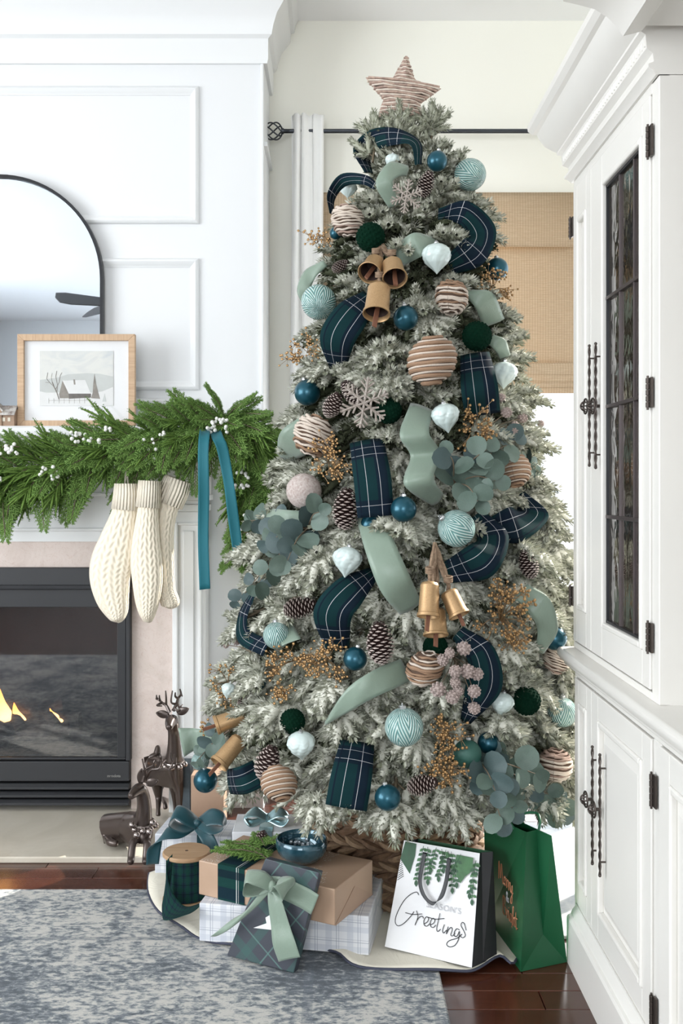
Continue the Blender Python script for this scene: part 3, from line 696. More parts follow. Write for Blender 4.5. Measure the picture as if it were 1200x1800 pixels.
pull(yB, zof(818, yB), zof(608, yB), XD, fd, (yB+.02, zof(713, yB)))
yA, yB = Dx(1046, XD2-.022), Dx(1033, XD2-.022)
pull(yA, zof(1539, yA), zof(1327, yA), XD2, d1, (yA+.04, zof(1433, yA)))
pull(yB, zof(1518, yB), zof(1313, yB), XD2, d2, (yB+.045, zof(1416, yB)))
def hinge(y, z0, z1, X):
    m = MB(); m.box((X-.003, y-.017, z0), (X+.001, y-.002, z1)); 
    for i in range(5):
        a = z0+(z1-z0)*i/5; m.tube([(X-.005, y, a+.0008), (X-.005, y, a+(z1-z0)/5-.0008)], .0042, 8)
    m.tube([(X-.005, y, z0-.004), (X-.005, y, z1+.004)], .0025, 6)
    m.build('hinge', IRON, hut, bevel=.0006)
for ya, yb in ((277, 222), (717, 664), (1146, 1094)): yy_ = Dx(1146); hinge(yy_, zof(ya, yy_), zof(yb, yy_), XD)
for ya, yb in ((1418, 1360), (1804, 1749)): yy_ = Dx(1149, XD2); hinge(yy_, zof(ya, yy_), zof(yb, yy_), XD2)
for ya, yb in ((418, 383), (1064, 1030)): hinge(TY1+.002, zof(ya, TY1), zof(yb, TY1), XD)
# ---------------------------------------------------------------- the tree: shape of its surface
TD = 3.0
SIL = [(150,702,702),(200,695,725),(230,672,742),(300,645,832),(345,600,855),(400,575,862),(500,548,882),(600,528,905),(700,512,935),(800,492,948),(900,455,968),(1000,425,1002),(1100,402,1012),(1200,378,1022),(1300,356,1035),(1400,348,1040),(1470,352,1030),(1560,380,1000)]
SZ = [HC-(y-VY)*TD/F_PX for y, a, b_ in SIL][::-1]
SC = [((a+b_)/2-VX)*TD/F_PX for y, a, b_ in SIL][::-1]; SR = [(b_-a)/2*TD/F_PX for y, a, b_ in SIL][::-1]
def tR(z): return float(np.interp(z, SZ, SR))
def tX(z): return float(np.interp(z, SZ, SC))
def surf(px, py, push=0.0, k=.95):
    D = TD-.3
    for _ in range(30):
        z = zof(py, D); zz = max(z, .30); r = tR(zz)*k; dx = xof(px, D)-tX(zz)
        nd = TD-math.sqrt(max(r*r-dx*dx, (r*.12)**2)); D = D*.5+nd*.5
    return P(px, py, D-push)
TREE_BASE = (tX(.2), TD, 0)
tree = thing('christmas_tree', 'tall flocked Christmas tree with snowy green branches, dressed with ribbons, balls and cones', 'christmas tree', TREE_BASE)
KEEP = []                             # (position, radius) kept clear of branch tips

# ---------------------------------------------------------------- ornament builders (local frame, +Z up)
TEAL = mat('matte teal glass ball', (.008,.075,.11), .30, .55, coat=.2)
CAPM = mat('silver ornament cap', (.6,.62,.63), .3, .9)
GOLDCAP = CAPM
VELV = mat('dark green velvet', (.002,.028,.014), .95, bump=.8, bscale=130, spec=.1, dist=.004)
KNIT, nt, b = nm('green beaded ball'); b.inputs['Roughness'].default_value = .55
vo = N(nt, 'ShaderNodeTexVoronoi'); vo.inputs['Scale'].default_value = 110; nt.links.new(coord(nt, 'Object'), vo.inputs['Vector'])
nt.links.new(ramp_(nt, vo.outputs['Distance'], [(0, (.05,.16,.125)), (.7, (.015,.07,.055))]), b.inputs['Base Color']); bump_(nt, b, vo.outputs['Distance'], -.8, .003)
CHEV, nt, b = nm('embossed mint chevron glass'); b.inputs['Roughness'].default_value = .2; b.inputs['Coat Weight'].default_value = .3
sx = N(nt, 'ShaderNodeSeparateXYZ'); nt.links.new(coord(nt, 'UV'), sx.inputs[0])
zig = math_(nt, 'MULTIPLY', math_(nt, 'ABSOLUTE', math_(nt, 'SUBTRACT', math_(nt, 'FRACT', math_(nt, 'MULTIPLY', sx.outputs[0], 5)), .5)), 1.1)
wv = math_(nt, 'SINE', math_(nt, 'MULTIPLY', math_(nt, 'ADD', math_(nt, 'MULTIPLY', sx.outputs[1], 1.0), zig), 2*PI*7))
nt.links.new(ramp_(nt, math_(nt, 'MULTIPLY_ADD', wv, .5, .5), [(.35, (.12,.29,.28)), (.6, (.57,.73,.69))]), b.inputs['Base Color']); bump_(nt, b, wv, .8, .002)
PEARL = mat('frosted pale mint glass', (.60,.70,.68), .25, coat=.3)
TAN1 = mat('tan wound vine', (.42,.265,.16), .8, col2=(.22,.13,.085), vscale=60, bump=.5, bscale=90, stretch=(1,1,3))
CRE1 = mat('bleached twine', (.74,.66,.58), .9, col2=(.55,.45,.37), vscale=50, bump=.4, bscale=150)
PINK1 = mat('pinkish bleached vine', (.50,.36,.29), .85, col2=(.28,.19,.16), vscale=70, bump=.5, bscale=90)
CORE = mat('dark vine core', (.10,.06,.04), .9)
SCALE_D = mat('dark pine cone scale', (.035,.014,.012), .6, var=.4, vscale=60)
SCALE_W = mat('snow edged scale tip', (.46,.385,.35), .8)
BRASS, nt, b = nm('aged brass'); b.inputs['Metallic'].default_value = .6; 
ns = noise_(nt, 45, 6, .7, coord(nt, 'Object'))
nt.links.new(ramp_(nt, ns, [(.3, (.26,.15,.075)), (.52, (.50,.32,.16)), (.75, (.62,.46,.28))]), b.inputs['Base Color'])
nt.links.new(math_(nt, 'MULTIPLY_ADD', ns, .35, .25), b.inputs['Roughness']); bump_(nt, b, ns, .15, .001)
CLAP = mat('reddish wooden clapper', (.22,.09,.05), .6, var=.3, vscale=80)
JUTE = mat('jute rope', (.34,.24,.16), .95, col2=(.2,.13,.085), vscale=120, bump=.7, bscale=200)
GOLDB = mat('copper gold berry', (.44,.265,.115), .32, .6, var=.3, vscale=90)
GSTEM = mat('gold berry stem', (.32,.2,.1), .6, .3)
EUC = [mat('eucalyptus leaf blue', (.062,.10,.10), .55, var=.15, vscale=25), mat('eucalyptus leaf green', (.085,.13,.105), .55, var=.15, vscale=25), mat('eucalyptus leaf sage', (.125,.18,.15), .55, var=.12, vscale=25)]
ESTEM = mat('eucalyptus stem', (.16,.12,.08), .7)
ALD = mat('taupe alder cone', (.34,.25,.225), .9, col2=(.52,.44,.41), vscale=140, bump=.6, bscale=200)
FROSTT = mat('frosted taupe glitter', (.25,.205,.175), .6, col2=(.45,.40,.36), vscale=160, bump=.5, bscale=220)
def sphere_prof(r, m=16): return [(max(r*math.sin(PI*i/m), 1e-5), -r*math.cos(PI*i/m)) for i in range(m+1)]
MESHES = {}
def shared(key, fn):
    if key not in MESHES: MESHES[key] = fn()
    return MESHES[key]
def unit_ball(m): return lambda: MB().lathe(sphere_prof(1, 20), 32).mesh('ball', m, smooth=True, angle=180)
def cap_mesh():
    b = MB(); b.lathe([(.17,.94),(.18,1.0),(.18,1.13),(.15,1.16),(1e-4,1.17)], 14, fn=lambda a, t: 1+.04*math.cos(7*a)); 
    b.tube([(.07*math.cos(a), 0, 1.22+.07*math.sin(a)) for a in [2*PI*i/12 for i in range(13)]], .014, 5, cap=False); return b.mesh('cap', CAPM, smooth=True)
def put(t, name, me, s=1, rot=None, loc=(0,0,0)):
    o = link(name, me, t, True); o.scale = (s, s, s); o.location = loc
    if rot: o.rotation_euler = rot
    return o
def o_teal(t, r): put(t, 'glass_ball', shared('teal', unit_ball(TEAL)), r); put(t, 'cap', shared('cap', cap_mesh), r)
def o_velvet(t, r):
    def f():
        b = MB(); b.lathe(sphere_prof(.97, 18), 28)
        for i in range(150):
            z = 1-2*(i+.5)/150; a = i*2.39996; q = math.sqrt(1-z*z); b.ball((.93*q*math.cos(a), .93*q*math.sin(a), .93*z), .115, 6, 4)
        return b.mesh('velvet', VELV, smooth=True)
    put(t, 'velvet_ball', shared('velv', f), r)
def o_knit(t, r): put(t, 'beaded_ball', shared('knit', unit_ball(KNIT)), r); put(t, 'cap', shared('cap', cap_mesh), r)
def o_chev(t, r): put(t, 'chevron_ball', shared('chev', unit_ball(CHEV)), r); put(t, 'cap', shared('cap', cap_mesh), r)
def o_onion(t, r):
    def f():
        b = MB(); pr = [(1e-4,-1.25),(.05,-1.2),(.16,-1.05),(.42,-.78),(.74,-.46),(.95,-.08),(1.0,.22),(.9,.52),(.66,.76),(.36,.9),(.16,.95),(1e-4,.96)]
        pr = [(max(p.x, 1e-4), p.y) for p in catmull([(x, y, 0) for x, y in pr], 4)]
        b.lathe(pr, 72, fn=lambda a, q: 1+.075*abs(math.sin(4*a+1.2*math.sin(q*PI*2)))-.035*abs(math.sin(4*a-1.2*math.sin(q*PI*2)+.8))+.02*math.sin(q*PI*22+3*abs(math.sin(4*a))))
        return b.mesh('onion', PEARL, smooth=True, angle=180)
    put(t, 'carved_drop', shared('onion', f), r); put(t, 'cap', shared('cap', cap_mesh), r*.95)
def twig_mesh(style, seed):
    rg = random.Random(seed); b = MB(); b.lathe(sphere_prof(.9, 12), 20, mi=2)
    n = 15 if style == 'stripe' else 13
    for i in range(n):
        ph = (i+.5)/n*2-1; q = math.sqrt(max(0, 1-ph*ph*.985)); thin = (i % 2 == 1)
        tr = (.045 if thin else .088) if style == 'stripe' else (.07 if i % 3 else .05)*rg.uniform(.8, 1.3)
        tilt = .16+rg.uniform(-.06, .06) if style != 'stripe' else .12
        pts = []; po = rg.uniform(0, 6)
        for k in range(25):
            a = 2*PI*k/24; w_ = (.012 if style == 'stripe' else .04)*math.sin(3*a+po)+(.0 if style == 'stripe' else .02*math.sin(7*a+po*2))
            x, y = (q*(.94+w_*.4))*math.cos(a), (q*(.94+w_*.4))*math.sin(a); pts.append((x, y, ph*.95+tilt*x+w_))
        b.tube(pts, [tr*(1+(0 if style == 'stripe' else .18*math.sin(k*1.7+po))) for k in range(25)], 6, cap=False, mi=(1 if thin else 0) if style == 'stripe' else (1 if rg.random() < .45 else 0))
    return b.mesh('twigs', [PINK1 if style == 'pink' else TAN1, CRE1, CORE], smooth=True)
def o_twig(t, r, style='rough', seed=1, rot=(0,.0,0)): put(t, 'wound_vine', shared(('tw', style, seed), lambda: twig_mesh(style, seed)), r, rot)
def o_bark(t, r):
    def f():
        b = MB().lathe(sphere_prof(1, 24), 36); 
        b.v = [tuple(Vector(v)*(1+.03*mnoise.noise(Vector(v)*5))) for v in b.v]; return b.mesh('bark', mat('whitewashed papery bark', (.60,.54,.51), .9, col2=(.40,.31,.28), vscale=7, bump=.6, bscale=25, dist=.003), smooth=True, angle=180)
    put(t, 'bark_ball', shared('bark', f), r)
def cone_mesh(n=120, seed=0):
    rg = random.Random(seed); b = MB(); b.lathe([(1e-4,-.95),(.2,-.8),(.3,-.4),(.3,.2),(.2,.7),(1e-4,.9)], 8)
    for i in range(n):
        t = (i+.5)/n; a = i*2.39996; z = -.92+1.86*t; env = (.62*math.sin(PI*(.10+.82*(1-t)))**.75 if t < 1 else .1)
        env *= 1.0; d = Vector((math.cos(a), math.sin(a), 0)); s_ = Vector((-d.y, d.x, 0)); up = Vector((0, 0, 1)); w_ = .15*(.6+.55*math.sin(PI*(.1+.8*t)))
        e = (d*math.cos(.55)-up*math.sin(.55)*(1 if t > .0 else -1)).normalized(); e = (d*.85+up*(-.25+.0*t)).normalized()
        c0 = Vector((0, 0, z+.05))+d*env*.25; c1 = Vector((0, 0, z+.04))+e*env; nn = e.cross(s_)*-1; th = .045
        k = len(b.v); b.v += [tuple(c0-s_*w_*.4), tuple(c0+s_*w_*.4), tuple(c1-s_*w_), tuple(c1+s_*w_), tuple(c1+e*w_*.45-nn*th*.2), tuple(c0+up*.05), tuple(c1+up*th), tuple(c1-up*th*.9)]
        b.face((k, k+2, k+7, k+3, k+1)); b.face((k, k+5, k+6, k+2)); b.face((k+1, k+3, k+6, k+5)); b.face((k+2, k+6, k+4), None, 1); b.face((k+6, k+3, k+4), None, 1); b.face((k+2, k+4, k+7), None, 1); b.face((k+4, k+3, k+7), None, 1)
    return b.mesh('cone', [SCALE_D, SCALE_W])
def o_cone(t, r, rot=(0,0,0)): put(t, 'cone_scales', shared('cone', cone_mesh), r, rot)
def bell_into(t, c, r, h, rot, clap=True):
    def f():
        b = MB(); o_ = [(1e-3,1.0),(.35,1.0),(.72,.96),(.84,.88),(.86,.6),(.90,.2),(.93,.1),(1.0,.08),(1.02,.0),(.97,-.02),(.93,0),(.86,.12),(.80,.6),(.78,.86),(.4,.93),(1e-3,.93)]
        b.lathe(o_, 28); return b.mesh('bell', BRASS, smooth=True, angle=50)
    o = link('bell', shared('bell', f), t, True); o.location = c; o.rotation_euler = rot; o.scale = (r, r, h)
    inn = link('bell_shade_shell', shared('bellin', lambda: MB().lathe([(.85,.13),(.79,.6),(.77,.85),(1e-3,.92)], 24).mesh('bell_in', mat('painted bell shade', (.05,.03,.025), .6), smooth=True)), o, True); inn.scale = (.995, .995, 1)  # dark shell laid inside the brass to paint the bell's shade
    if clap:
        k = link('clapper', shared('clap', lambda: MB().box((-.16,-.09,-.42),(.16,.09,.75)).mesh('clap', CLAP)), o, True); k.rotation_euler = (.08, .1, .3)
def ico_small(): return MB().ball((0,0,0), 1, 6, 4)
def o_berries(t, r, n=90, m=None, br=.0038, seed=0, flat=.6, sag=.3, squash=(1,1,1)):
    rg = random.Random(seed); st = MB(); be = MB(); root = Vector((0, r*.9, -r*.2))
    subs = []
    for i in range(max(5, n//9)):
        e = Vector((rg.uniform(-1, 1), rg.uniform(-.7, .25), rg.uniform(-1, 1)))
        if e.length > 1: e.normalize()
        e = Vector((e.x*r*squash[0], e.y*r*flat, e.z*r*squash[2])); mid = root.lerp(e, .55)+Vector((0, -r*.1, r*.15)); pts = catmull([root, mid, e], 5); st.tube(pts, .0011, 4)
        for q in range(9):
            p = e+Vector((rg.gauss(0, 1), rg.gauss(0, .6), rg.gauss(0, 1)))*.0115; st.tube([pts[-3], p], .0006, 3, cap=False); be.ball(p, br*rg.uniform(.8, 1.15), 6, 4)
    st.build('berry_stem', GSTEM, t, local=True); o = be.build('berries', m or GOLDB, t, smooth=True, local=True, fix=False); o['kind'] = 'stuff'
def leaf_mesh(k, seed):
    b = MB(); rg = random.Random(seed); asp = rg.uniform(.86, 1.02); n = 12
    ctr = []
    k0 = len(b.v); b.v.append((0, .5, .03))
    for ring, rr_ in enumerate((.5, 1.0)):
        for i in range(n):
            a = 2*PI*i/n; x = .5*rr_*asp*math.sin(a); y = .5-.5*rr_*math.cos(a); z = .03+.10*rr_*abs(math.sin(a))*.8-.06*rr_*math.cos(a)**2; b.v.append((x, y, z))
    for i in range(n): b.face((k0, k0+1+i, k0+1+(i+1) % n)); b.face((k0+1+i, k0+1+n+i, k0+1+n+(i+1) % n, k0+1+(i+1) % n))
    return b.mesh('leaf', EUC[k], smooth=True, angle=180)
def o_euc(t, stems, size=.062, seed=0):
    """stems: list of lists of local points"""
    rg = random.Random(seed)
    for st_ in stems:
        pts = catmull(st_, 8); MB().tube(pts, [.0024*(1-.6*i/len(pts)) for i in range(len(pts))], 6).build('stem', ESTEM, t, local=True, smooth=True)
        L = 0; nxt = .02; side = 1
        for i in range(1, len(pts)):
            L += (pts[i]-pts[i-1]).length
            if L > nxt:
                nxt += size*.7; side = -side; tg = (pts[i]-pts[i-1]).normalized(); s_ = tg.cross(Vector((0, -1, .2))).normalized()
                for sg in ((side,) if rg.random() < .6 else (1, -1)):
                    d = (tg*.55+s_*sg*.85+Vector((rg.uniform(-.3, .3), rg.uniform(-.35, .1), rg.uniform(-.3, .3)))).normalized()
                    nn = Vector((rg.uniform(-.9, .9), -1, rg.uniform(-.5, .9))).normalized(); x = d.cross(nn).normalized(); nn = x.cross(d)
                    o = link('leaf', shared(('lf', rg.randrange(3), 0), lambda: None) if False else LEAVES[rg.randrange(len(LEAVES))], t, True)
                    s = size*rg.uniform(.75, 1.15)*(1-.35*i/len(pts)); M = Matrix((x, d, nn)).transposed().to_4x4(); o.matrix_local = Matrix.Translation(pts[i]) @ M @ Matrix.Scale(s, 4)
        o = link('leaf', LEAVES[rg.randrange(len(LEAVES))], t, True); d = (pts[-1]-pts[-2]).normalized(); x = d.cross(Vector((0, -1, 0))).normalized(); nn = x.cross(d); o.matrix_local = Matrix.Translation(pts[-1]) @ Matrix((x, d, nn)).transposed().to_4x4() @ Matrix.Scale(size*.6, 4)
LEAVES = [leaf_mesh(k, k*3+j) for k in range(3) for j in range(2)]
def minicone():
    b = MB(); b.ball((0,0,0), .8, 8, 6)
    for i in range(34):
        z = 1-2*(i+.5)/34; a = i*2.4; q = math.sqrt(1-z*z); b.ball((.8*q*math.cos(a), .8*q*math.sin(a), .9*z), .22, 5, 3)
    return b.mesh('alder_cone', ALD, smooth=True)
def o_alder(t, root, tips, r=.013):
    me = shared('ald', minicone); root = Vector(root)
    st = MB()
    for i, p in enumerate(tips):
        p = Vector(p); st.tube(catmull([root, root.lerp(p, .5)+Vector((.004, -.006, .006)), p], 5), .0013, 5)
    st.build('twig', ESTEM, t, local=True)
    for i, p in enumerate(tips): o = put(t, 'alder_cone', me, r*(.8+.4*((i*37) % 10)/10), (i, i*2, 0), p)
def o_flake(t, r):
    b = MB()
    for k in range(6):
        a = PI*k/3; d = Vector((math.sin(a), 0, math.cos(a))); s_ = Vector((math.cos(a), 0, -math.sin(a)))
        b.tube([d*0, d*r], r*.055, 6)
        for q, l in ((.35,.28),(.58,.33),(.8,.2)):
            for sg in (1, -1): b.tube([d*r*q, d*r*(q+l*.75)+s_*sg*r*l*.8], r*.045, 5)
        a2 = a+PI/6; b.tube([d*r*.3, Vector((math.sin(a+PI/3), 0, math.cos(a+PI/3)))*r*.3], r*.05, 5)
    b.build('snowflake_arms', FROSTT, t, local=True, smooth=True)

# ---------------------------------------------------------------- ornaments: (kind, px, py, diameter px, push, label)
ORN = [
 ('teal',768,283,36,.03,'matte teal glass ball high on the tree, right of the star base'),
 ('teal',873,473,40,.02,'matte teal glass ball at the right edge against the bamboo shade'),
 ('teal',713,559,44,.04,'matte teal glass ball below the upper brass bells, right of them'),
 ('teal',590,410,22,-.02,'teal glass ball peeking from the upper left edge behind the vine ball'),
 ('teal',540,690,46,.0,'matte teal ball at the left edge beside the dark pair of pine cones'),
 ('teal',709,895,46,.05,'matte teal glass ball at the lower right corner of the hanging plaid ribbon'),
 ('teal',652,922,38,.0,'dark teal ball tucked under the hem of the hanging plaid ribbon'),
 ('teal',624,1158,42,.04,'matte teal ball beside the tall frosted pine cone in the tree middle'),
 ('teal',975,1122,42,.07,'matte teal ball at the right edge next to the cabinet counter'),
 ('teal',361,1372,42,.03,'matte teal ball at the lower left edge under the brass bells'),
 ('teal',681,1402,46,.05,'matte teal ball at the tree bottom right of the flat plaid ribbon'),
 ('teal',858,1306,38,.0,'dark teal ball beside the green beaded ball near the eucalyptus'),
 ('teal',453,1197,32,-.01,'teal ball half hidden among left gold berries'),
 ('velvet',651,417,51,.04,'dark green velvet ball above the upper brass bells'),
 ('velvet',838,591,52,.03,'dark green velvet ball near the right edge above the striped plaid ribbon'),
 ('velvet',925,1232,50,.02,'dark green velvet ball at the lower right beside a pale carved drop'),
 ('velvet',514,1268,44,.015,'dark green velvet ball hidden behind snowy tips above the pale drop'),
 ('velvet',683,722,46,-.01,'dark green velvet ball right of the taupe snowflake'),
 ('velvet',765,1138,44,-.02,'dark green velvet ball in shade under the lower brass bells'),
 ('knit',821,1325,50,.02,'green beaded ball beside the gold berries at the lower right'),
 ('chev',560,531,62,.03,'mint chevron glass ball at the upper left edge'),
 ('chev',826,307,56,.0,'mint chevron glass ball at the upper right, behind snowy tips'),
 ('chev',802,929,66,.06,'mint chevron glass ball at the centre right above the rope of bells'),
 ('chev',486,1117,48,.03,'mint chevron glass ball at the left beside a lying pine cone'),
 ('chev',710,1278,68,.06,'mint chevron glass ball in the lower middle, largest of its kind'),
 ('chev',988,1252,52,.0,'mint chevron glass ball at the far right, partly behind the cabinet'),
 ('chev',352,1338,32,-.01,'small mint chevron ball at the far lower left behind the bells'),
 ('onion',767,452,50,.04,'pale carved glass drop just right of the upper bells'),
 ('onion',783,732,48,.04,'pale carved glass drop beneath the flat plaid ribbon at right'),
 ('onion',886,657,44,.0,'pale carved glass drop at the right edge against the shade hem'),
 ('onion',610,985,50,.05,'white carved glass drop left of the hanging sage ribbon tail'),
 ('onion',529,1309,48,.04,'pale mint carved drop in the lower left, below the hidden velvet ball'),
 ('onion',882,1236,40,.02,'pale carved ornament touching the lower right velvet ball'),
 ('onion',402,1213,26,.03,'small white carved drop at the left edge near gold berries'),
 ('onion',612,332,30,-.01,'white carved ornament behind the upper left plaid loop'),
 ('onion',690,283,26,-.01,'small white ornament inside the topmost plaid loop'),
 ('pink',611,388,60,.03,'pinkish bleached vine ball at the upper left beside the velvet ball'),
 ('rough',793,523,60,.04,'tan vine ball with rough coils right of the upper teal ball'),
 ('stripe',759,634,88,.06,'large tan and cream striped rope ball, biggest ornament on the tree'),
 ('rough',551,766,76,.03,'brown vine ball beside the left sage ribbon fold'),
 ('stripe',903,826,60,.0,'tan and cream striped ball behind eucalyptus at the right edge'),
 ('rough',746,1175,64,.04,'tan slanted vine ball under the lower bells beside alder cones'),
 ('stripe',490,1377,64,.05,'brown and cream striped ball at the lower left above the gifts'),
 ('pink',975,1345,62,.0,'brown vine ball at the lower right edge by the cabinet'),
 ('rough',872,1180,34,-.02,'small vine ball half hidden above the pale carved ornament'),
 ('pink',978,1160,50,-.01,'nest-like vine ball at the right edge below the teal ball'),
 ('bark',534,863,62,.03,'whitewashed bark ball at the left under the gold berries'),
 ('cone',748,324,48,.03,'dark pine cone high on the tree beside the frosted snowflake'),
 ('cone',585,712,52,.03,'dark pine cone left of the taupe snowflake, lower of a pair'),
 ('cone',618,690,52,.01,'dark pine cone tucked above its twin left of the snowflake'),
 ('cone',608,895,76,.04,'long upright pine cone left of the hanging plaid ribbon'),
 ('cone',527,1068,62,.03,'pine cone lying on its side left of the plaid loop'),
 ('cone',668,1130,78,.05,'large frosted pine cone right of the teal ball in the tree middle'),
 ('cone',470,1340,68,.04,'large frosted pine cone above the lower left striped ball'),
 ('cone',742,1380,58,.04,'brown pine cone lying above the basket at the tree bottom'),
 ('cone',430,1215,52,.0,'dark pine cone at the left edge beside the small white drop'),
 ('cone',928,992,54,.06,'pine cone at the right edge above the sage loop'),
 ('cone',598,468,34,-.02,'small brown pine cone left of the upper brass bells'),
]
GRP = {'teal':'matte teal balls on the tree','velvet':'dark green velvet balls on the tree','knit':'beaded balls on the tree','chev':'mint chevron balls on the tree','onion':'pale carved drops on the tree','rough':'vine balls on the tree','pink':'vine balls on the tree','stripe':'vine balls on the tree','bark':'bark balls on the tree','cone':'pine cones on the tree'}
NMS = {'teal':'glass_bauble','velvet':'velvet_bauble','knit':'beaded_bauble','chev':'chevron_bauble','onion':'carved_ornament','rough':'vine_ball','pink':'vine_ball','stripe':'vine_ball','bark':'bark_ball_ornament','cone':'pine_cone'}
CROT = {585:(.5,.5,0),618:(.3,-.7,0),527:(.2,1.35,0),742:(.3,1.25,0),470:(.25,.35,0),430:(.2,.5,0),748:(.3,.35,0),668:(.1,-.08,0),608:(.1,.06,0),928:(0,-.3,0),598:(.2,1.1,0)}
sd = 0
for kind, px, py, dpx, push, lab in ORN:
    p = surf(px, py, push); r = dpx/2*p.y/F_PX; sd += 1
    t = thing(NMS[kind], lab, 'pine cone' if kind == 'cone' else 'ornament', p, GRP[kind])
    KEEP.append((p, r))
    if kind == 'cone': o_cone(t, r*1.0, CROT.get(px, (0,0,0)))
    elif kind in ('rough', 'pink', 'stripe'): o_twig(t, r, kind, sd % 3, rot=(.12, (.5 if px in (746, 490) else -.15 if px == 551 else .05), sd*1.1))
    else: {'teal':o_teal,'velvet':o_velvet,'knit':o_knit,'chev':o_chev,'onion':o_onion,'bark':o_bark}[kind](t, r)
    if kind == 'chev': t.rotation_euler = ((.5, .9, sd) if px in (560, 826, 802) else (.1, .05, sd*.7))
    elif kind != 'cone': t.rotation_euler = (R.uniform(-.1, .25), R.uniform(-.2, .2), sd)
# brass bells
def bells(lab, items, rope, sub=(0,)):
    c0 = surf(items[0][0], items[0][1], items[0][4]); t = thing('brass_bells', lab, 'bells', c0, 'brass bell clusters on the tree')
    for px, py, wpx, hpx, push, rot in items:
        p = surf(px, py, push); r = wpx/2*p.y/F_PX; h = hpx*p.y/F_PX
        M = Euler(rot).to_matrix(); base = p-M @ Vector((0, 0, h*.5)); bell_into(t, base-c0, r, h, rot); KEEP.append((p, r*1.1)); KEEP.append((p-M @ Vector((0,0,h*.5)), r*.9))
        rope_end = base+M @ Vector((0, 0, h*.98))
        if rope:
            q = surf(*rope); w_ = MB()
            for k in range(3):
                a = 2*PI*k/3; pts = catmull([rope_end-c0, rope_end-c0+Vector((0, 0, .02)), (rope_end+q)/2-c0+Vector((.006*math.cos(a), .006*math.sin(a), 0)), q-c0], 6); w_.tube(pts, [.0048*(1+.2*math.sin(i*1.3+a)) for i in range(len(pts))], 6)
            w_.build('jute_rope', JUTE, t, smooth=True, local=True)
            kn = MB(); z0 = rope_end-c0+Vector((0, 0, .025))
            for k in range(3): kn.tube([z0+Vector((.0095*math.cos(a), .0095*math.sin(a), .005*k+.002*math.sin(a))) for a in [2*PI*i/12 for i in range(13)]], .003, 5, cap=False)
            kn.build('rope_binding', JUTE, t, smooth=True, local=True)
bells('trio of aged brass bells hanging high in the tree under the velvet ball', [(664,527,48,62,.10,(-.45,.12,0)),(655,470,42,42,.07,(-.8,.45,0)),(691,476,44,46,.07,(-.75,-.12,0))], (668,425,.02))
bells('brass bells on jute rope at the right of the tree middle', [(754,1053,40,62,.11,(-.3,.08,0)),(797,1060,38,48,.10,(-.35,-.42,0)),(765,1093,44,48,.07,(-.35,0,0))], (764,955,.05))
bells('pair of brass bells lying sideways at the lower left edge', [(406,1265,34,56,.05,(-.2,1.25,0)),(404,1320,36,60,.06,(-.5,.75,0))], None)
# snowflakes, star
for px, py, d_, lab in ((640,708,90,'taupe twig snowflake with glitter beside the pair of pine cones'), (714,345,60,'silvery frosted snowflake below the sage ribbon near the top')):
    p = surf(px, py, .06); t = thing('snowflake_ornament', lab, 'snowflake', p, 'snowflake ornaments'); o_flake(t, d_/2*p.y/F_PX); t.rotation_euler = (.1, .15, .12); KEEP.append((p, .02))
sp = P(707, 168, TD); star = thing('tree_star', 'star tree topper wound with tan twigs and white twine', 'tree topper', sp); star.rotation_euler = (0, .10, .12)
outer = 68*TD/F_PX*1.02; inner = outer*.47; sv = []
for k in range(10): a = PI*k/5; q = outer if k % 2 == 0 else inner; sv.append(Vector((math.sin(a)*q, 0, math.cos(a)*q)))
sc_ = MB(); n = 10
for y_ in (-.5, .5):
    pass
k = 0; sc_.v = [tuple(v*.9) for v in sv]+[(0, -.008, 0), (0, .008, 0)]
for i in range(10): sc_.face((i, (i+1) % 10, 10)); sc_.face(((i+1) % 10, i, 11))
sc_.build('star_core', CORE, star, local=True)
def star_span(z, yoff):               # spans of the star's outline at height z
    xs = []
    for i in range(10):
        a, b_ = sv[i], sv[(i+1) % 10]
        if (a.z-z)*(b_.z-z) < 0: xs.append(a.x+(b_.x-a.x)*(z-a.z)/(b_.z-a.z))
    xs.sort(); return [(xs[i], xs[i+1]) for i in range(0, len(xs)-1, 2)]
tw1 = MB(); tw2 = MB(); z = -outer*.78; i = 0
while z < outer*.97:
    for a, b_ in star_span(z, 0):
        if b_-a < .004: continue
        for sy in (-1, 1):
            pts = []
            for q in range(7):
                t = q/6; x = a-.002+(b_-a+.004)*t; dpt = .016*min(1, min(x-a+.004, b_-x+.004)/.03)+.003
                pts.append((x, sy*dpt, z+.0015*math.sin(q*2+i)+(.10 if i % 3 else .04)*x*.3))
            (tw1 if i % 2 else tw2).tube(pts, [(.0038 if i % 2 else .003)*(1+.25*math.sin(q*3+i)) for q in range(7)], 5)
    z += .0062; i += 1
tw1.build('star_twigs', PINK1, star, local=True, smooth=True); tw2.build('star_twine', CRE1, star, local=True, smooth=True)
for i in range(10): 
    if i in (4, 5): continue
MB().tube([sv[i] for i in range(10)]+[sv[0]], .0035, 6).build('star_edge', PINK1, star, local=True, smooth=True)
MB().tube([(0, 0, -inner*.9), (0, .0, -.16)], .006, 8).build('star_stem', ESTEM, star, local=True)
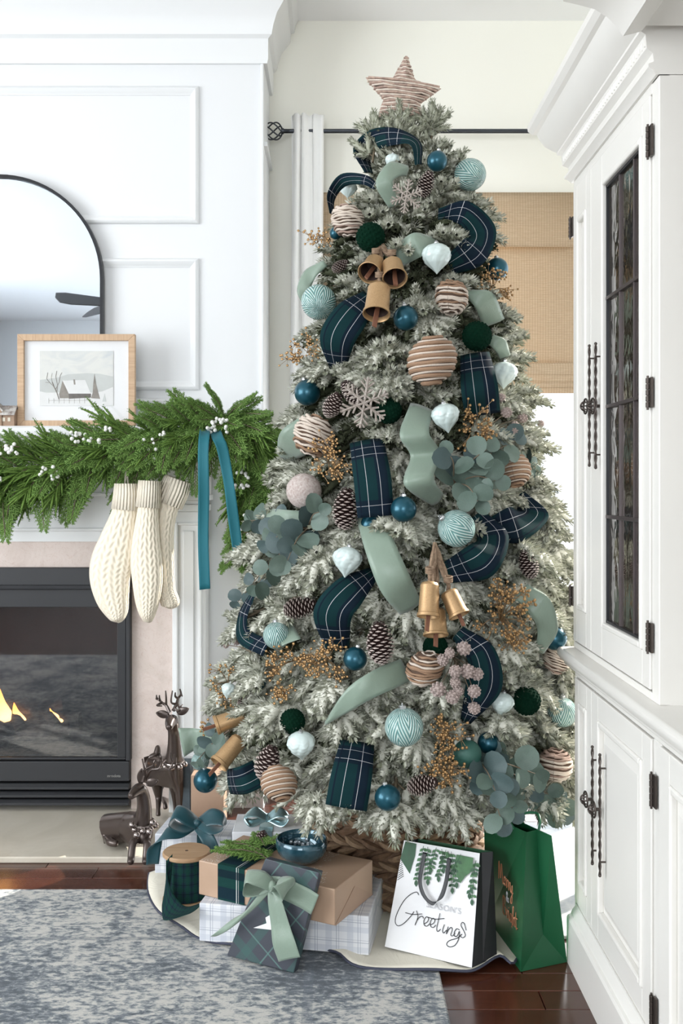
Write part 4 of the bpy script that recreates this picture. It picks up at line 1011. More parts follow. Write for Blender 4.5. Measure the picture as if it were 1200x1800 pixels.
# gold berry sprays
for i, (px, py, rpx, nb, lab, sq) in enumerate((
  (556,420,20,50,'gold berry sprig at the upper left edge against the curtain',(1,1,.6)), (868,500,30,110,'gold berry spray at the upper right edge by the shade',(1,1,1)), (540,612,24,60,'gold berry sprig at the left edge below the chevron ball',(1.1,1,1)),
  (512,630,16,36,'small gold berry tip farthest left in the upper tree',(1,1,.7)), (577,805,36,130,'gold berry spray under the brown vine ball at the left',(1,1,.9)), (838,748,36,130,'gold berry spray beneath the flat plaid ribbon at the right',(.7,1,1.2)),
  (885,1085,50,260,'big curling gold berry spray at the right beside the sage loop',(1,1,1.3)), (515,1160,38,130,'gold berry spray in the left middle beneath the chevron ball',(1.2,1,.8)), (575,1160,32,100,'gold berry spray just left of the middle teal ball',(.8,1,1.1)),
  (398,1200,26,60,'thin gold berry sprig at the left edge behind the white drop',(.7,1,1.5)), (790,1290,30,110,'gold berry spray right of the largest chevron ball',(.8,1,1.3)), (785,1355,30,110,'gold berry spray above the brown lying pine cone',(1.1,1,.8)),
  (500,1225,24,60,'gold berry tuft above the hidden velvet ball at the left',(1,1,.8)), (372,1290,18,30,'tiny berry sprig by the lower left sage fan',(1,1,1)))):
    p = surf(px, py, .045); t = thing('berry_spray', lab, 'berry spray', p, 'gold berry sprays on the tree'); o_berries(t, rpx*p.y/F_PX, nb, seed=i, squash=sq); KEEP.append((p, rpx*.75*p.y/F_PX))
def curls(px, py, n, seed, par):
    pass
# eucalyptus
def eu(lab, root, tips, size, seed):
    c = surf(*root); t = thing('eucalyptus_spray', lab, 'eucalyptus', c, 'eucalyptus sprays on the tree'); st_ = []
    for tp in tips:
        q = surf(*tp[:3])-c if len(tp) == 3 else P(*tp[:2], tp[3])-c; st_.append([Vector((0, .04, 0)), q*.5+Vector((0, -.02, .015)), q])
        KEEP.append((c+q*.6, .022))
    o_euc(t, st_, size, seed)
eu('round-leafed eucalyptus spray at the right under the gold berries', (800,850,.0), [(870,845,.09),(840,880,.09),(855,790,.08),(790,800,.08),(905,775,.06),(930,815,.0)], .072, 1)
eu('round-leafed eucalyptus spray at the left edge beside the teal velvet ribbon', (540,930,.0), [(450,1030,.03),(418,1058,.0),(470,955,.08),(440,915,.05),(505,985,.09),(560,900,.06)], .068, 2)
eu('large dark eucalyptus spray at the bottom right over the green bag', (840,1340,.0), [(900,1420,.09),(970,1400,.06),(990,1432,.04),(940,1360,.08),(870,1390,.10),(880,1440,.08)], .072, 3)
eu('short eucalyptus sprig at the lower left by the brass bells', (400,1290,.0), [(345,1340,.04),(365,1300,.04)], .05, 4)
# alder cone picks
for (lab, root, tips, r_) in (('alder cone sprig sticking out at the right edge against the bright window', (850,760,.0), [(950,745,.05),(918,735,.03),(940,766,.04),(905,748,.03),(890,725,.05),(880,700,.02),(905,760,.05)], .014),
  ('alder cone sprig at the far left edge above the left berries', (440,1150,-.02), [(397,1134,.0),(415,1127,.0)], .012),
  ('cluster of taupe alder cones over the dark plaid loop at the lower right', (800,1160,.02), [(790,1148,.10),(815,1140,.10),(800,1180,.11),(800,1200,.10),(822,1180,.11),(838,1185,.11),(778,1160,.09),(770,1212,.09),(833,1215,.11),(833,1245,.10),(805,1215,.10),(795,1225,.10)], .017)):
    c = surf(*root); t = thing('alder_cone_pick', lab, 'cone sprig', c, 'alder cone sprigs on the tree'); tp = [surf(*q)-c for q in tips]; o_alder(t, (0, .03, 0), tp, r_)
    for q in tp[:8]: KEEP.append((c+q, .012))

# ---------------------------------------------------------------- ribbons on the tree
NAVY = (.006,.018,.03)
PLAIDR = plaid('navy and green plaid ribbon', (.004,.026,.030), [(0,.1,.024,.03,(.004,.010,.022),.85),(1,.19,.05,.06,(.004,.010,.022),.8),(0,.1,.066,.0013,(.62,.62,.64),.85),(0,.1,.030,.0013,(.62,.62,.64),.8),(1,.19,.066,.0013,(.62,.62,.64),.8),(1,.19,.034,.0013,(.5,.5,.52),.7),(0,.1,.088,.004,(.003,.008,.018),.9)], .85, weave=1500)
SAGE, nt, b = nm('sage satin ribbon'); b.inputs['Base Color'].default_value = (.215,.285,.225,1); b.inputs['Roughness'].default_value = .38; b.inputs['Sheen Weight'].default_value = .3; b.inputs['Specular IOR Level'].default_value = .5
bump_(nt, b, noise_(nt, 22, 2), .12, .004)
def ribbon(name, lab, cat, group, m, pts, push=None, n=7, wav=.0, parent=None, part=None):
    """pts: (px, py, push, half width px, tilt m)"""
    c3 = []; wv_ = []
    for i, (px, py, ps, hw, tl) in enumerate(pts):
        a = pts[max(i-1, 0)]; b2 = pts[min(i+1, len(pts)-1)]; tx, ty = b2[0]-a[0], b2[1]-a[1]; L = math.hypot(tx, ty) or 1; nx, ny = -ty/L, tx/L
        c = surf(px, py, ps); e = P(px+nx*hw, py+ny*hw, c.y)-c; e.y += tl; c3.append(c); wv_.append(e)
    A = catmull(c3, n); W = catmull(wv_, n); c0 = A[len(A)//2]; b_ = MB(); Ls = [0]
    for i in range(1, len(A)): Ls.append(Ls[-1]+(A[i]-A[i-1]).length)
    m_ = 6; k = 0
    for i, (a, w_) in enumerate(zip(A, W)):
        t = (A[min(i+1, len(A)-1)]-A[max(i-1, 0)]).normalized(); nn = w_.cross(t); nn = nn.normalized() if nn.length else Vector((0,-1,0))
        for j in range(m_+1):
            q = j/m_*2-1; b_.v.append(tuple(a+w_*q+nn*(.004*math.cos(q*PI/2)+wav*math.sin(i*.7+q*2.5))-c0))
    wm_ = .10
    for i in range(len(A)-1):
        for j in range(m_):
            b_.face((i*(m_+1)+j, (i+1)*(m_+1)+j, (i+1)*(m_+1)+j+1, i*(m_+1)+j+1), [(wm_*q/m_, Ls[p]) for p, q in ((i, j), (i+1, j), (i+1, j+1), (i, j+1))])
    o = b_.build(name, m, smooth=True, solid=.0007, angle=180, fix=False); o.location = c0; tag(o, lab, cat, group)
    for a, w_ in list(zip(A, W))[::2]: KEEP.append((a, w_.length*.62))
    return o
GP, GS = 'plaid ribbon loops on the tree', 'sage satin ribbon lengths on the tree'
for lab, pts in (
 ('topmost plaid ribbon loop arching right under the star', [(648,305,-.02,8,.02),(636,268,.02,16,.02),(658,246,.05,19,.0),(695,240,.05,17,-.01),(730,252,.03,12,-.02),(735,290,-.02,6,0)]),
 ('thin plaid ribbon arch at the upper left over a white ornament', [(583,378,-.01,4,.02),(582,345,.02,7,.02),(603,317,.04,10,.01),(640,316,.02,9,0),(662,330,-.03,6,0)]),
 ('big plaid ribbon loop bulging at the upper right beside the shade', [(770,378,-.03,8,.02),(815,374,.04,20,.01),(845,408,.06,27,0),(832,442,.05,27,-.01),(790,468,-.03,16,-.01)]),
 ('wide plaid ribbon curving down at the left of the upper bells', [(650,522,-.02,16,.01),(617,555,.05,31,.01),(592,598,.07,31,0),(594,650,-.03,14,0)]),
 ('flat plaid ribbon length below the right velvet ball', [(834,622,.0,26,0),(842,678,.06,33,-.005),(848,728,.0,31,.0)]),
 ('plaid ribbon hanging straight down in the middle of the tree', [(644,775,-.01,30,0),(654,840,.07,33,0),(660,908,.04,32,.0)]),
 ('plaid ribbon loop at the right edge below the eucalyptus', [(862,930,-.02,20,.01),(905,922,.05,33,.01),(936,902,.02,26,-.02),(915,868,-.04,8,0)]),
 ('broad plaid ribbon loop right of the chevron ball over the bells', [(838,905,-.01,14,0),(866,945,.04,28,0),(845,985,.06,34,0),(788,1006,-.03,20,.0)]),
 ('broad plaid ribbon curl left of centre under the white drop', [(655,1008,-.03,12,.01),(612,1042,.05,30,.01),(584,1082,.07,34,0),(594,1142,-.02,20,0)]),
 ('plaid ribbon loop seen edge-on at the left edge by the eucalyptus', [(444,1045,-.01,5,.02),(427,1082,.02,9,.02),(430,1118,.03,15,0),(470,1140,-.02,16,0)]),
 ('dark plaid ribbon bow tail behind the alder cones', [(805,1112,-.02,14,0),(845,1150,.04,26,0),(850,1205,.05,32,0),(818,1268,-.02,10,0)]),
 ('flat plaid ribbon end hanging at the bottom centre of the tree', [(628,1305,-.02,30,0),(618,1362,.06,36,0),(608,1420,.06,37,0)]),
 ('rolled plaid ribbon loop at the lower left by the teal ball', [(402,1374,.0,24,.01),(425,1372,.05,25,0),(452,1360,.0,22,-.02)])):
    ribbon('plaid_ribbon', lab, 'ribbon', GP, PLAIDR, pts)
for lab, pts in (
 ('narrow sage satin loop near the top under the plaid loop', [(716,300,-.01,9,0),(692,298,.05,15,0),(675,322,.05,15,0),(692,362,-.02,10,0)]),
 ('sage satin twist behind the upper carved drop', [(700,452,-.02,18,0),(734,430,.04,22,0),(765,430,-.02,12,0)]),
 ('sage satin arch at the upper left edge above the chevron ball', [(572,462,-.02,6,0),(545,482,.02,12,.01),(534,512,.02,12,.0),(548,548,-.02,6,0)]),
 ('light sage satin fold at the right edge below the teal ball', [(820,514,-.02,6,0),(850,528,.03,20,0),(868,568,-.02,20,0)]),
 ('small sage satin fold peeking right of the velvet ball', [(862,596,-.01,10,0),(878,606,.02,13,0),(888,628,-.02,10,0)]),
 ('wide wavy sage satin ribbon falling through the middle right', [(742,715,-.02,22,0),(728,762,.06,26,.0),(748,800,.02,27,0),(736,845,.06,27,0),(770,880,-.03,14,0)]),
 ('sage satin loop at the left edge beside the brown vine ball', [(498,806,.0,14,.02),(518,776,.04,30,0),(548,738,-.02,16,0)]),
 ('long sage satin tail hanging diagonally under the plaid ribbon', [(648,900,-.01,24,0),(668,962,.06,27,0),(694,1025,.05,29,0),(722,1070,-.02,22,0)]),
 ('pointed sage satin tail sweeping down to the lower left of centre', [(712,1178,-.01,22,0),(662,1200,.05,22,0),(618,1228,.06,18,0),(572,1272,.03,3,0)]),
 ('sage satin loop at the right edge beside the berries', [(915,1040,.03,18,0),(948,1066,.10,22,0),(962,1106,.09,18,0),(948,1146,.03,9,0)]),
 ('sage satin folds at the left edge below the bark ball', [(450,902,.0,12,0),(490,918,.05,23,0),(532,922,-.01,24,0)]),
 ('sage satin fan at the far lower left edge of the tree', [(318,1305,.02,26,0),(350,1298,.02,17,0),(392,1300,-.02,6,0)]),
 ('small sage satin end beside the left chevron ball', [(500,1098,-.01,14,0),(512,1130,.03,18,0)])):
    ribbon('satin_ribbon', lab, 'ribbon', GS, SAGE, pts, wav=.0015)
# ---------------------------------------------------------------- flocked branches
FLOCK, nt, b = nm('flocked needles'); b.inputs['Roughness'].default_value = .9; b.inputs['Specular IOR Level'].default_value = .15
at = N(nt, 'ShaderNodeAttribute'); at.attribute_name = 'Col'; nt.links.new(at.outputs['Color'], b.inputs['Base Color'])
TRUNKM = mat('brown artificial trunk', (.05,.035,.022), .8)
def unit(v): return v/np.maximum(np.linalg.norm(v, axis=-1, keepdims=True), 1e-9)
def fingers_mesh(fs, rs, nn=130, nl=.0205, nw=.0023, white=.72, core=True, palette=None, CR=.0105):
    """fs: list of (base, dir, length, thickness) -> V, F, C numpy arrays of quads as two triangles"""
    Vs, Fs, Cs = [], [], []; off = 0
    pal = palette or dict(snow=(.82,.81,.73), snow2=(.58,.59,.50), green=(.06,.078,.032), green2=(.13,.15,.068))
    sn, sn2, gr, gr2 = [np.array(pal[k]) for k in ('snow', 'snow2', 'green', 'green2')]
    for (b0, d, L, th) in fs:
        b0 = np.array(b0); d = unit(np.array(d)); up = np.array((0, 0, 1.0)); sag = np.array((0, 0, -.18*L))
        u = np.cross(up, d); u = unit(u) if np.linalg.norm(u) > .1 else np.array((1.0, 0, 0)); w_ = np.cross(d, u)
        n = int(nn*L/.08); t = rs.rand(n)**.9; a = rs.rand(n)*2*np.pi
        rad = np.cos(a)[:, None]*u+np.sin(a)[:, None]*w_
        fw = .55+.9*t[:, None]; nd = unit(rad+d*fw); nd2 = nd
        base = b0+d*(t*L)[:, None]+sag*(t**2)[:, None]+rad*(CR*.55)
        ln = nl*th*(1.0-.35*t)*(.8+.4*rs.rand(n)); tip = base+nd*ln[:, None]
        side = unit(np.cross(nd, d+rs.randn(n, 3)*.25))*(nw*(.8+.5*rs.rand(n)))[:, None]
        mid = base+nd*(ln*.5)[:, None]
        V = np.stack([base, mid-side, tip, mid+side], 1).reshape(-1, 3)
        q = off+np.arange(n)*4; F = np.concatenate([np.stack([q, q+1, q+2], 1), np.stack([q, q+2, q+3], 1)])
        upn = rad[:, 2]; k = np.clip(white*(.70+.38*upn)+rs.rand(n)*.42-.12, 0, 1)[:, None]
        g = gr+(gr2-gr)*rs.rand(n, 1); s_ = sn2+(sn-sn2)*rs.rand(n, 1)
        c = g+(s_-g)*k; ctip = g+(s_-g)*np.clip(k*.6, 0, 1)
        C = np.stack([s_*.9*k+g*(1-k), c, ctip, c], 1).reshape(-1, 3)
        Vs.append(V); Fs.append(F); Cs.append(C); off += len(V)
        if core:
            m = 5; sides = 5; tt = np.linspace(0, 1, m); rr = CR*th*np.array([.6, 1, 1.08, .95, .4])*(.85+.3*rs.rand(m))
            ang = np.arange(sides)*2*np.pi/sides; ring = np.cos(ang)[:, None]*u+np.sin(ang)[:, None]*w_
            V = (b0+d*(tt*L)[:, None]*.97+sag*(tt**2)[:, None])[:, None, :]+ring[None]*rr[:, None, None]
            kk = np.clip(white*(.78+.36*ring[:, 2]), .15, 1)[None, :, None]*np.ones((m, 1, 1)); C = gr2+(sn-gr2)*kk
            V = V.reshape(-1, 3); C = C.reshape(-1, 3)
            i, j = np.meshgrid(np.arange(m-1), np.arange(sides), indexing='ij'); i = i.ravel(); j = j.ravel()
            a0 = off+i*sides+j; a1 = off+i*sides+(j+1) % sides; a2 = a1+sides; a3 = a0+sides
            F = np.concatenate([np.stack([a0, a1, a2], 1), np.stack([a0, a2, a3], 1)]); Vs.append(V); Fs.append(F); Cs.append(C); off += len(V)
    return np.concatenate(Vs), np.concatenate(Fs), np.concatenate(Cs)
def np_mesh(name, V, F, C, m):
    me = bpy.data.meshes.new(name); me.vertices.add(len(V)); me.vertices.foreach_set('co', V.astype(np.float32).ravel())
    me.loops.add(F.size); me.loops.foreach_set('vertex_index', F.astype(np.int32).ravel())
    me.polygons.add(len(F)); me.polygons.foreach_set('loop_start', np.arange(0, F.size, 3, dtype=np.int32))
    me.update(calc_edges=True)
    ca = me.color_attributes.new('Col', 'FLOAT_COLOR', 'POINT'); cc = np.ones((len(V), 4), np.float32); cc[:, :3] = C; ca.data.foreach_set('color', cc.ravel())
    me.materials.append(m); return me
def bough_fingers(L, rg, dense=1.0):
    """skeleton of one bough: +X outward, +Z up"""
    fs = []; stems = []
    bend = rg.uniform(-.10, .02)
    def st(s): return Vector((s*L, .03*L*math.sin(s*4+bend*30), L*(.12*s+bend*s*s*1.6)))
    stems.append(([st(i/6) for i in range(7)], .0045))
    s = .22; side = 1
    while s < .97:
        p = st(s); side = -side; tl = min(.17, L*.55)*(1.12-s*.75)*rg.uniform(.8, 1.15)
        for sg in (side, -side) if rg.random() < .6 else (side,):
            d = Vector((math.cos(.95)+.15, sg*math.sin(.95), rg.uniform(-.28, .22))).normalized(); e = p+d*tl; stems.append(([p, e], .0026))
            fs.append((e-d*.02, d+Vector((rg.uniform(-.1,.2), 0, rg.uniform(-.25, .1))), rg.uniform(.07, .095), rg.uniform(1.0, 1.25)))
            q = .35
            while q < .95:
                for s2 in (1, -1):
                    b0 = p.lerp(e, q); dd = (d+Vector((d.y*s2*-.95, d.x*s2*.95, rg.uniform(-.4, .3)))).normalized()
                    fs.append((b0, dd, rg.uniform(.050, .078), rg.uniform(.95, 1.15)))
                q += .072/max(tl, .05)
        s += .082/L
    p = st(1); d = (st(1)-st(.9)).normalized()
    for a in (-1.0, -.5, 0, .5, 1.0): fs.append((p-d*.01, Vector((math.cos(a)*d.x, math.sin(a), d.z+rg.uniform(-.3, .05))), (.092 if a == 0 else .076), 1.2))
    for q in range(max(2, int(L*8))): s = rg.uniform(.45, 1); fs.append((st(s), Vector((.6, rg.uniform(-.4, .4), rg.uniform(.35, .8))), rg.uniform(.045, .065), 1))
    return fs, stems
def stems_mesh(stems, rs):
    Vs, Fs = [], []; off = 0
    for pts, r in stems:
        b_ = MB().tube(pts, r, 4, cap=False)
        for v in [b_]:
            V = np.array(v.v); F = []
            for f in v.f: F += [(f[0], f[1], f[2]), (f[0], f[2], f[3])]
            Vs.append(V); Fs.append(np.array(F)+off); off += len(V)
    V = np.concatenate(Vs); return V, np.concatenate(Fs), np.tile(np.array((.16,.13,.09)), (len(V), 1))
def join(*parts):
    Vs, Fs, Cs = [], [], []; off = 0
    for V, F, C in parts: Vs.append(V); Fs.append(F+off); Cs.append(C); off += len(V)
    return np.concatenate(Vs), np.concatenate(Fs), np.concatenate(Cs)
BOUGH = {}
for li, L in enumerate((.13, .20, .30)):
    for v in range(4):
        rg = random.Random(100+li*10+v); rs = np.random.RandomState(li*10+v); fs, stm = bough_fingers(L, rg)
        g = join(fingers_mesh(fs, rs), stems_mesh(stm, rs)); BOUGH[(li, v)] = (np_mesh('bough', *g, FLOCK), g)
# candidate tips on the surface
rg = random.Random(5); cands = []; z = .37
while z < 2.24:
    r = tR(z); front = .106; back = .26; nfr = max(3, int(2*r*1.25/front*1.28)); off = rg.random()
    for i in range(nfr+1): cands.append((z+rg.uniform(-.025, .025), -PI/2+(i+off-nfr/2-.5)/nfr*2.5, 1))
    nb_ = max(2, int(r*3.7/back))
    for i in range(nb_): cands.append((z+rg.uniform(-.03, .03), PI/2+(i+.5-nb_/2)/nb_*3.6, 0))
    z += .060 if z < 1.5 else .046
placed = []
for z, th, fr in cands:
    best = None
    for tr in range(5):
        th2 = th+rg.uniform(-.06, .06)*(tr > 0)*2; z2 = z+rg.uniform(-.04, .04)*(tr > 0); r = tR(z2)*rg.uniform(.78, 1.08); tip = Vector((tX(z2)+r*math.cos(th2), TD+r*math.sin(th2), z2)); pen = 0
        if fr:
            for kp, kr in KEEP:
                dd = math.hypot(tip.x-kp.x, tip.z-kp.z)
                if abs(tip.y-kp.y) < .35 and dd < kr+.040: pen = max(pen, kr+.040-dd)
        if best is None or pen < best[0]: best = (pen, tip, th2, z2)
        if pen == 0: break
    pen, tip, th2, z2 = best
    if pen > .012:
        # under or behind an ornament: keep the bough but set it back into the tree
        r_in = (.085 if pen > .02 else .05)*(1 if tR(z2) > .2 else .5); tip = tip-Vector((math.cos(th2), math.sin(th2), 0))*r_in
        if tR(z2) < .05: continue
    el = float(np.interp(z2, [.25, .5, 1.2, 1.9, 2.1, 2.25], [-.5, -.40, -.2, .15, .55, .9]))+rg.uniform(-.22, .22)
    r = tR(z2); li = 0 if r < .17 else (1 if r < .30 else 2)
    if fr and li == 2 and rg.random() < .35: li = 1
    placed.append((tip, th2+rg.uniform(-.25, .25), el, li, rg.randrange(4), rg.uniform(-.4, .4), rg.uniform(.9, 1.12), fr and math.sin(th2) < .25))
for (px, py, D, el, li) in ((703, 190, 2.95, 1.5, 1), (697, 215, 2.93, 1.45, 0), (757, 190, 2.97, 1.45, 0), (655, 212, 2.97, 1.9, 0), (735, 215, 3.0, 1.2, 0), (680, 225, 2.97, 1.7, 0)): placed.append((P(px, py, D), -PI/2, el, li, 1, 0, .8, True))
def bmat(tip, th, el, li, v, roll, s):
    L = (.13, .20, .30)[li]; dx = Vector((math.cos(th)*math.cos(el), math.sin(th)*math.cos(el), math.sin(el))); y = Vector((-math.sin(th), math.cos(th), 0)); z_ = dx.cross(y)
    M = Matrix((dx, y, z_)).transposed().to_4x4() @ Matrix.Rotation(roll, 4, 'X') @ Matrix.Scale(s, 4)
    end = M @ Vector((L+.06, 0, L*.05)); return Matrix.Translation(tip-end) @ M
placed.sort(key=lambda q: (not q[7], q[0].y)); print('boughs', len(placed), sum(1 for q in placed if q[7]))
restg = []
for i, (tip, th, el, li, v, roll, s, fr) in enumerate(placed):
    M = bmat(tip, th, el, li, v, roll, s)
    if i < 298:
        o = bpy.data.objects.new('branch', BOUGH[(li, v)][0]); COL.objects.link(o); o.parent = tree; o.matrix_local = Matrix.Translation(-Vector(TREE_BASE)) @ M
    else:
        V, F, C = BOUGH[(li, v)][1]; Mn = np.array(M); restg.append((V @ Mn[:3, :3].T+Mn[:3, 3], F, C))
if restg: o = link('outer_branches', np_mesh('outer_branches', *join(*restg), FLOCK), tree); o['kind'] = 'stuff'
# inner growth, coloured darker to paint shade into the gaps, and the trunk
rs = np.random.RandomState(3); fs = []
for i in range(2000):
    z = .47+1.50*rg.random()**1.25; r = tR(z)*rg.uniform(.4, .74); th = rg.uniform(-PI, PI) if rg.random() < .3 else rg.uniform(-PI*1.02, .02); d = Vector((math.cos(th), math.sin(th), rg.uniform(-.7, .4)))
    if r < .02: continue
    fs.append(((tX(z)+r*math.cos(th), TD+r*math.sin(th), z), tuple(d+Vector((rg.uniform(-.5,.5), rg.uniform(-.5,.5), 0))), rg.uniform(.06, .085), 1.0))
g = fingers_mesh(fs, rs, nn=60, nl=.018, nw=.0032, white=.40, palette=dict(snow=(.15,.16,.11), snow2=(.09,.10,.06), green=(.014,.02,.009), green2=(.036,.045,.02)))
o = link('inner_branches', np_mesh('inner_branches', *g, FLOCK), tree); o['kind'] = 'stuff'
zt = [.03, .5, 1.2, 1.8, 2.2, 2.36]
MB().tube([(tX(max(z, .2)), TD, z) for z in zt], [.03, .03, .026, .018, .009, .004], 10).build('trunk', TRUNKM, tree, smooth=True)
# ---------------------------------------------------------------- cedar garland on the mantel
GR = dict(snow=(.20,.31,.07), snow2=(.11,.20,.04), green=(.03,.085,.015), green2=(.065,.15,.025))
GR2 = dict(snow=(.24,.37,.10), snow2=(.15,.28,.07), green=(.06,.15,.03), green2=(.10,.21,.045))
GREEN, nt, b = nm('fresh evergreen'); b.inputs['Roughness'].default_value = .6; b.inputs['Specular IOR Level'].default_value = .25
at = N(nt, 'ShaderNodeAttribute'); at.attribute_name = 'Col'; nt.links.new(at.outputs['Color'], b.inputs['Base Color'])
def pine_sprig(seed):
    rg = random.Random(seed); rs = np.random.RandomState(seed); fs = []; stm = [([(0, 0, 0), (.05, 0, .004), (.10, 0, -.006)], .0022)]
    for i in range(15):
        s = i/14; a = (1 if i % 2 else -1)*rg.uniform(.25, .85)*(1.1-s*.7); fs.append(((s*.10, 0, 0), (math.cos(a), math.sin(a), rg.uniform(-.35, .35)), rg.uniform(.055, .095), .62))
    return np_mesh('sprig', *join(fingers_mesh(fs, rs, nn=85, nl=.0085, nw=.0016, white=.55, palette=GR, CR=.0058), stems_mesh(stm, rs)), GREEN)
def cedar_sprig(seed):
    rg = random.Random(seed+50); rs = np.random.RandomState(seed+50); fs = []; stm = [([(0, 0, 0), (.07, 0, .004), (.15, 0, -.012)], .0018)]
    for i in range(18):
        s = i/17; sg = 1 if i % 2 else -1; d = Vector((.75, sg*(.75-.3*s), rg.uniform(-.12, .12))).normalized(); L = .062*(1.15-s*.75); p = Vector((s*.15, 0, -.012*s*s)); fs.append((p, d, L, .36))
        for q in (.3, .55, .8):
            for s2 in (1, -1): fs.append((p+d*L*q, (d+Vector((d.y*-s2*.8, d.x*s2*.8, rg.uniform(-.1, .1)))).normalized(), L*.36, .32))
    return np_mesh('sprig', *join(fingers_mesh(fs, rs, nn=90, nl=.008, nw=.0019, white=.6, palette=GR2, CR=.0058), stems_mesh(stm, rs)), GREEN)
PS = [pine_sprig(i) for i in range(4)]; CS = [cedar_sprig(i) for i in range(4)]
gpath = [(-130,842,50,3.41),(-60,838,58,3.40),(0,838,60,3.40),(60,836,58,3.39),(130,820,56,3.38),(200,800,56,3.37),(260,786,60,3.36),(320,770,62,3.36),(380,757,58,3.36),(430,775,56,3.36),(455,820,48,3.37),(452,875,42,3.38),(435,930,28,3.39),(420,978,12,3.40)]
gar = thing('evergreen_garland', 'lush green cedar and pine garland with white berries draped over the mantel', 'garland', P(240, 800, 3.4))
gc = catmull([P(x, y, D) for x, y, r, D in gpath], 6); gr_ = catmull([(r, 0, 0) for x, y, r, D in gpath], 6)
MB().tube(gc, .012, 8).build('garland_rope', ESTEM, gar, smooth=True)
rg = random.Random(11); ng = len(gc); cnt = 0
for i in range(292):
    t = (i+.5)/292*(ng-1.001); k = int(t); c = gc[k].lerp(gc[k+1], t-k); r = gr_[k].x*(1-(t-k))+gr_[k+1].x*(t-k); r *= c.y/F_PX
    tg = (gc[k+1]-gc[k]).normalized(); a = rg.uniform(-.3, PI*1.0)      # around: 0 up .. pi down, on the room side
    up = Vector((0, 0, 1)); up = (up-tg*up.dot(tg)).normalized(); out = Vector((0, -1, 0))
    fr = k/ng; rad = up*math.cos(a)+out*abs(math.sin(a))*.9
    if fr > .72: rad = (Vector((1, 0, 0)) if rg.random() < .5 else Vector((-1, 0, 0)))*abs(math.cos(a))*.9+out*.55
    sgn = -1 if fr < .62 else 1
    d = (rad*1.0+tg*sgn*rg.uniform(.25, .9)+Vector((0, 0, -.55 if a > .9 or fr > .6 else -.05))+Vector((rg.uniform(-.3, .3), rg.uniform(-.25, .1), rg.uniform(-.15, .15)))).normalized()
    ced = (rg.random() < .3) if fr < .40 else (rg.random() < .8)
    L = .165 if ced else .16
    p = c+rad*r*rg.uniform(.15, .75)-d*L*.25
    if p.y > 3.5: p.y = 3.45
    nn = (rad+Vector((0, -.6, .2))).normalized(); y_ = nn.cross(d).normalized(); z_ = d.cross(y_)
    o = link('evergreen_sprig', (CS if ced else PS)[rg.randrange(4)], gar); off = o.location.copy(); s = rg.uniform(.75, 1.05)*(.8 if fr > .85 else 1)
    o.matrix_local = Matrix.Translation(off) @ Matrix.Translation(p) @ Matrix((d, y_, z_)).transposed().to_4x4() @ Matrix.Scale(s, 4)
for (px, py, L_) in ((236,838,.8),(239,842,.7),(345,820,.6),(20,870,.8),(5,875,.9),(75,865,.8),(140,850,.8)):
    o = link('evergreen_sprig', CS[rg.randrange(4)], gar); off = o.location.copy(); d = Vector((rg.uniform(-.25, .15), -.15, -1)).normalized(); y_ = Vector((1, 0, 0)).cross(d).cross(d).normalized(); y_ = Vector((0, -1, 0)).cross(d).normalized(); z_ = d.cross(y_)
    o.matrix_local = Matrix.Translation(off+P(px, py, 3.33)) @ Matrix((d, y_, z_)).transposed().to_4x4() @ Matrix.Scale(L_, 4)
WB = mat('waxy white berry', (.80,.80,.76), .35, coat=.2)
wbm = MB().ball((0,0,0), 1, 10, 7).mesh('berry', WB, smooth=True, angle=180)
for (px, py, nb_, ax, ay) in ((12,785,12,26,14),(90,832,10,20,12),(150,768,16,28,14),(262,790,14,16,26),(192,752,4,8,6),(382,748,18,18,14),(425,835,18,14,26),(432,938,9,12,16),(436,905,6,8,10),(0,843,4,8,6),(285,765,4,8,6)):
    c = P(px, py, 3.27 if px < 400 else 3.28); bt = link('berry_pick', MB().tube(catmull([c+Vector((-ax*.0012, .05, 0)), c+Vector((0, .01, .004)), c+Vector((ax*.0012, .03, 0))], 4), .0016, 5).mesh('stem', ESTEM), gar)
    for k in range(nb_):
        q = c+Vector((rg.uniform(-1, 1)*ax*.00175, rg.uniform(-.012, .012), rg.uniform(-1, 1)*ay*.00175)); o = link('white_berry', wbm, bt, True); o.location = q; s = .0063*rg.uniform(.85, 1.15); o.scale = (s, s, s)
# ---------------------------------------------------------------- generic ribbon in space
def ribbon3(name, pts, wv, m, parent=None, n=8, th=.0008, wid=.06, curl=.003, local=False):
    A = catmull(pts, n); W = catmull(wv, n); b_ = MB(); Ls = [0]; m_ = 6
    for i in range(1, len(A)): Ls.append(Ls[-1]+(A[i]-A[i-1]).length)
    for i, (a, w_) in enumerate(zip(A, W)):
        t = (A[min(i+1, len(A)-1)]-A[max(i-1, 0)]).normalized(); nn = w_.cross(t); nn = nn.normalized() if nn.length > 1e-9 else Vector((0,-1,0))
        for j in range(m_+1): q = j/m_*2-1; b_.v.append(tuple(a+w_*q+nn*curl*math.cos(q*PI/2)))
    for i in range(len(A)-1):
        for j in range(m_): b_.face((i*(m_+1)+j, (i+1)*(m_+1)+j, (i+1)*(m_+1)+j+1, i*(m_+1)+j+1), [(wid*q/m_, Ls[p]) for p, q in ((i, j), (i+1, j), (i+1, j+1), (i, j+1))])
    return b_.build(name, m, parent, smooth=True, solid=th, angle=180, fix=False, local=local)
TEALR, nt, b = nm('teal velvet ribbon'); b.inputs['Base Color'].default_value = (.002,.125,.16,1); b.inputs['Roughness'].default_value = .7; b.inputs['Sheen Weight'].default_value = .1; bump_(nt, b, noise_(nt, 12, 2), .1, .004)
D_ = 3.25; tr_ = thing('teal_velvet_ribbon', 'teal velvet ribbon with two long tails hanging from the garland', 'ribbon', P(370, 780, D_))
hw = 9.5*D_/F_PX
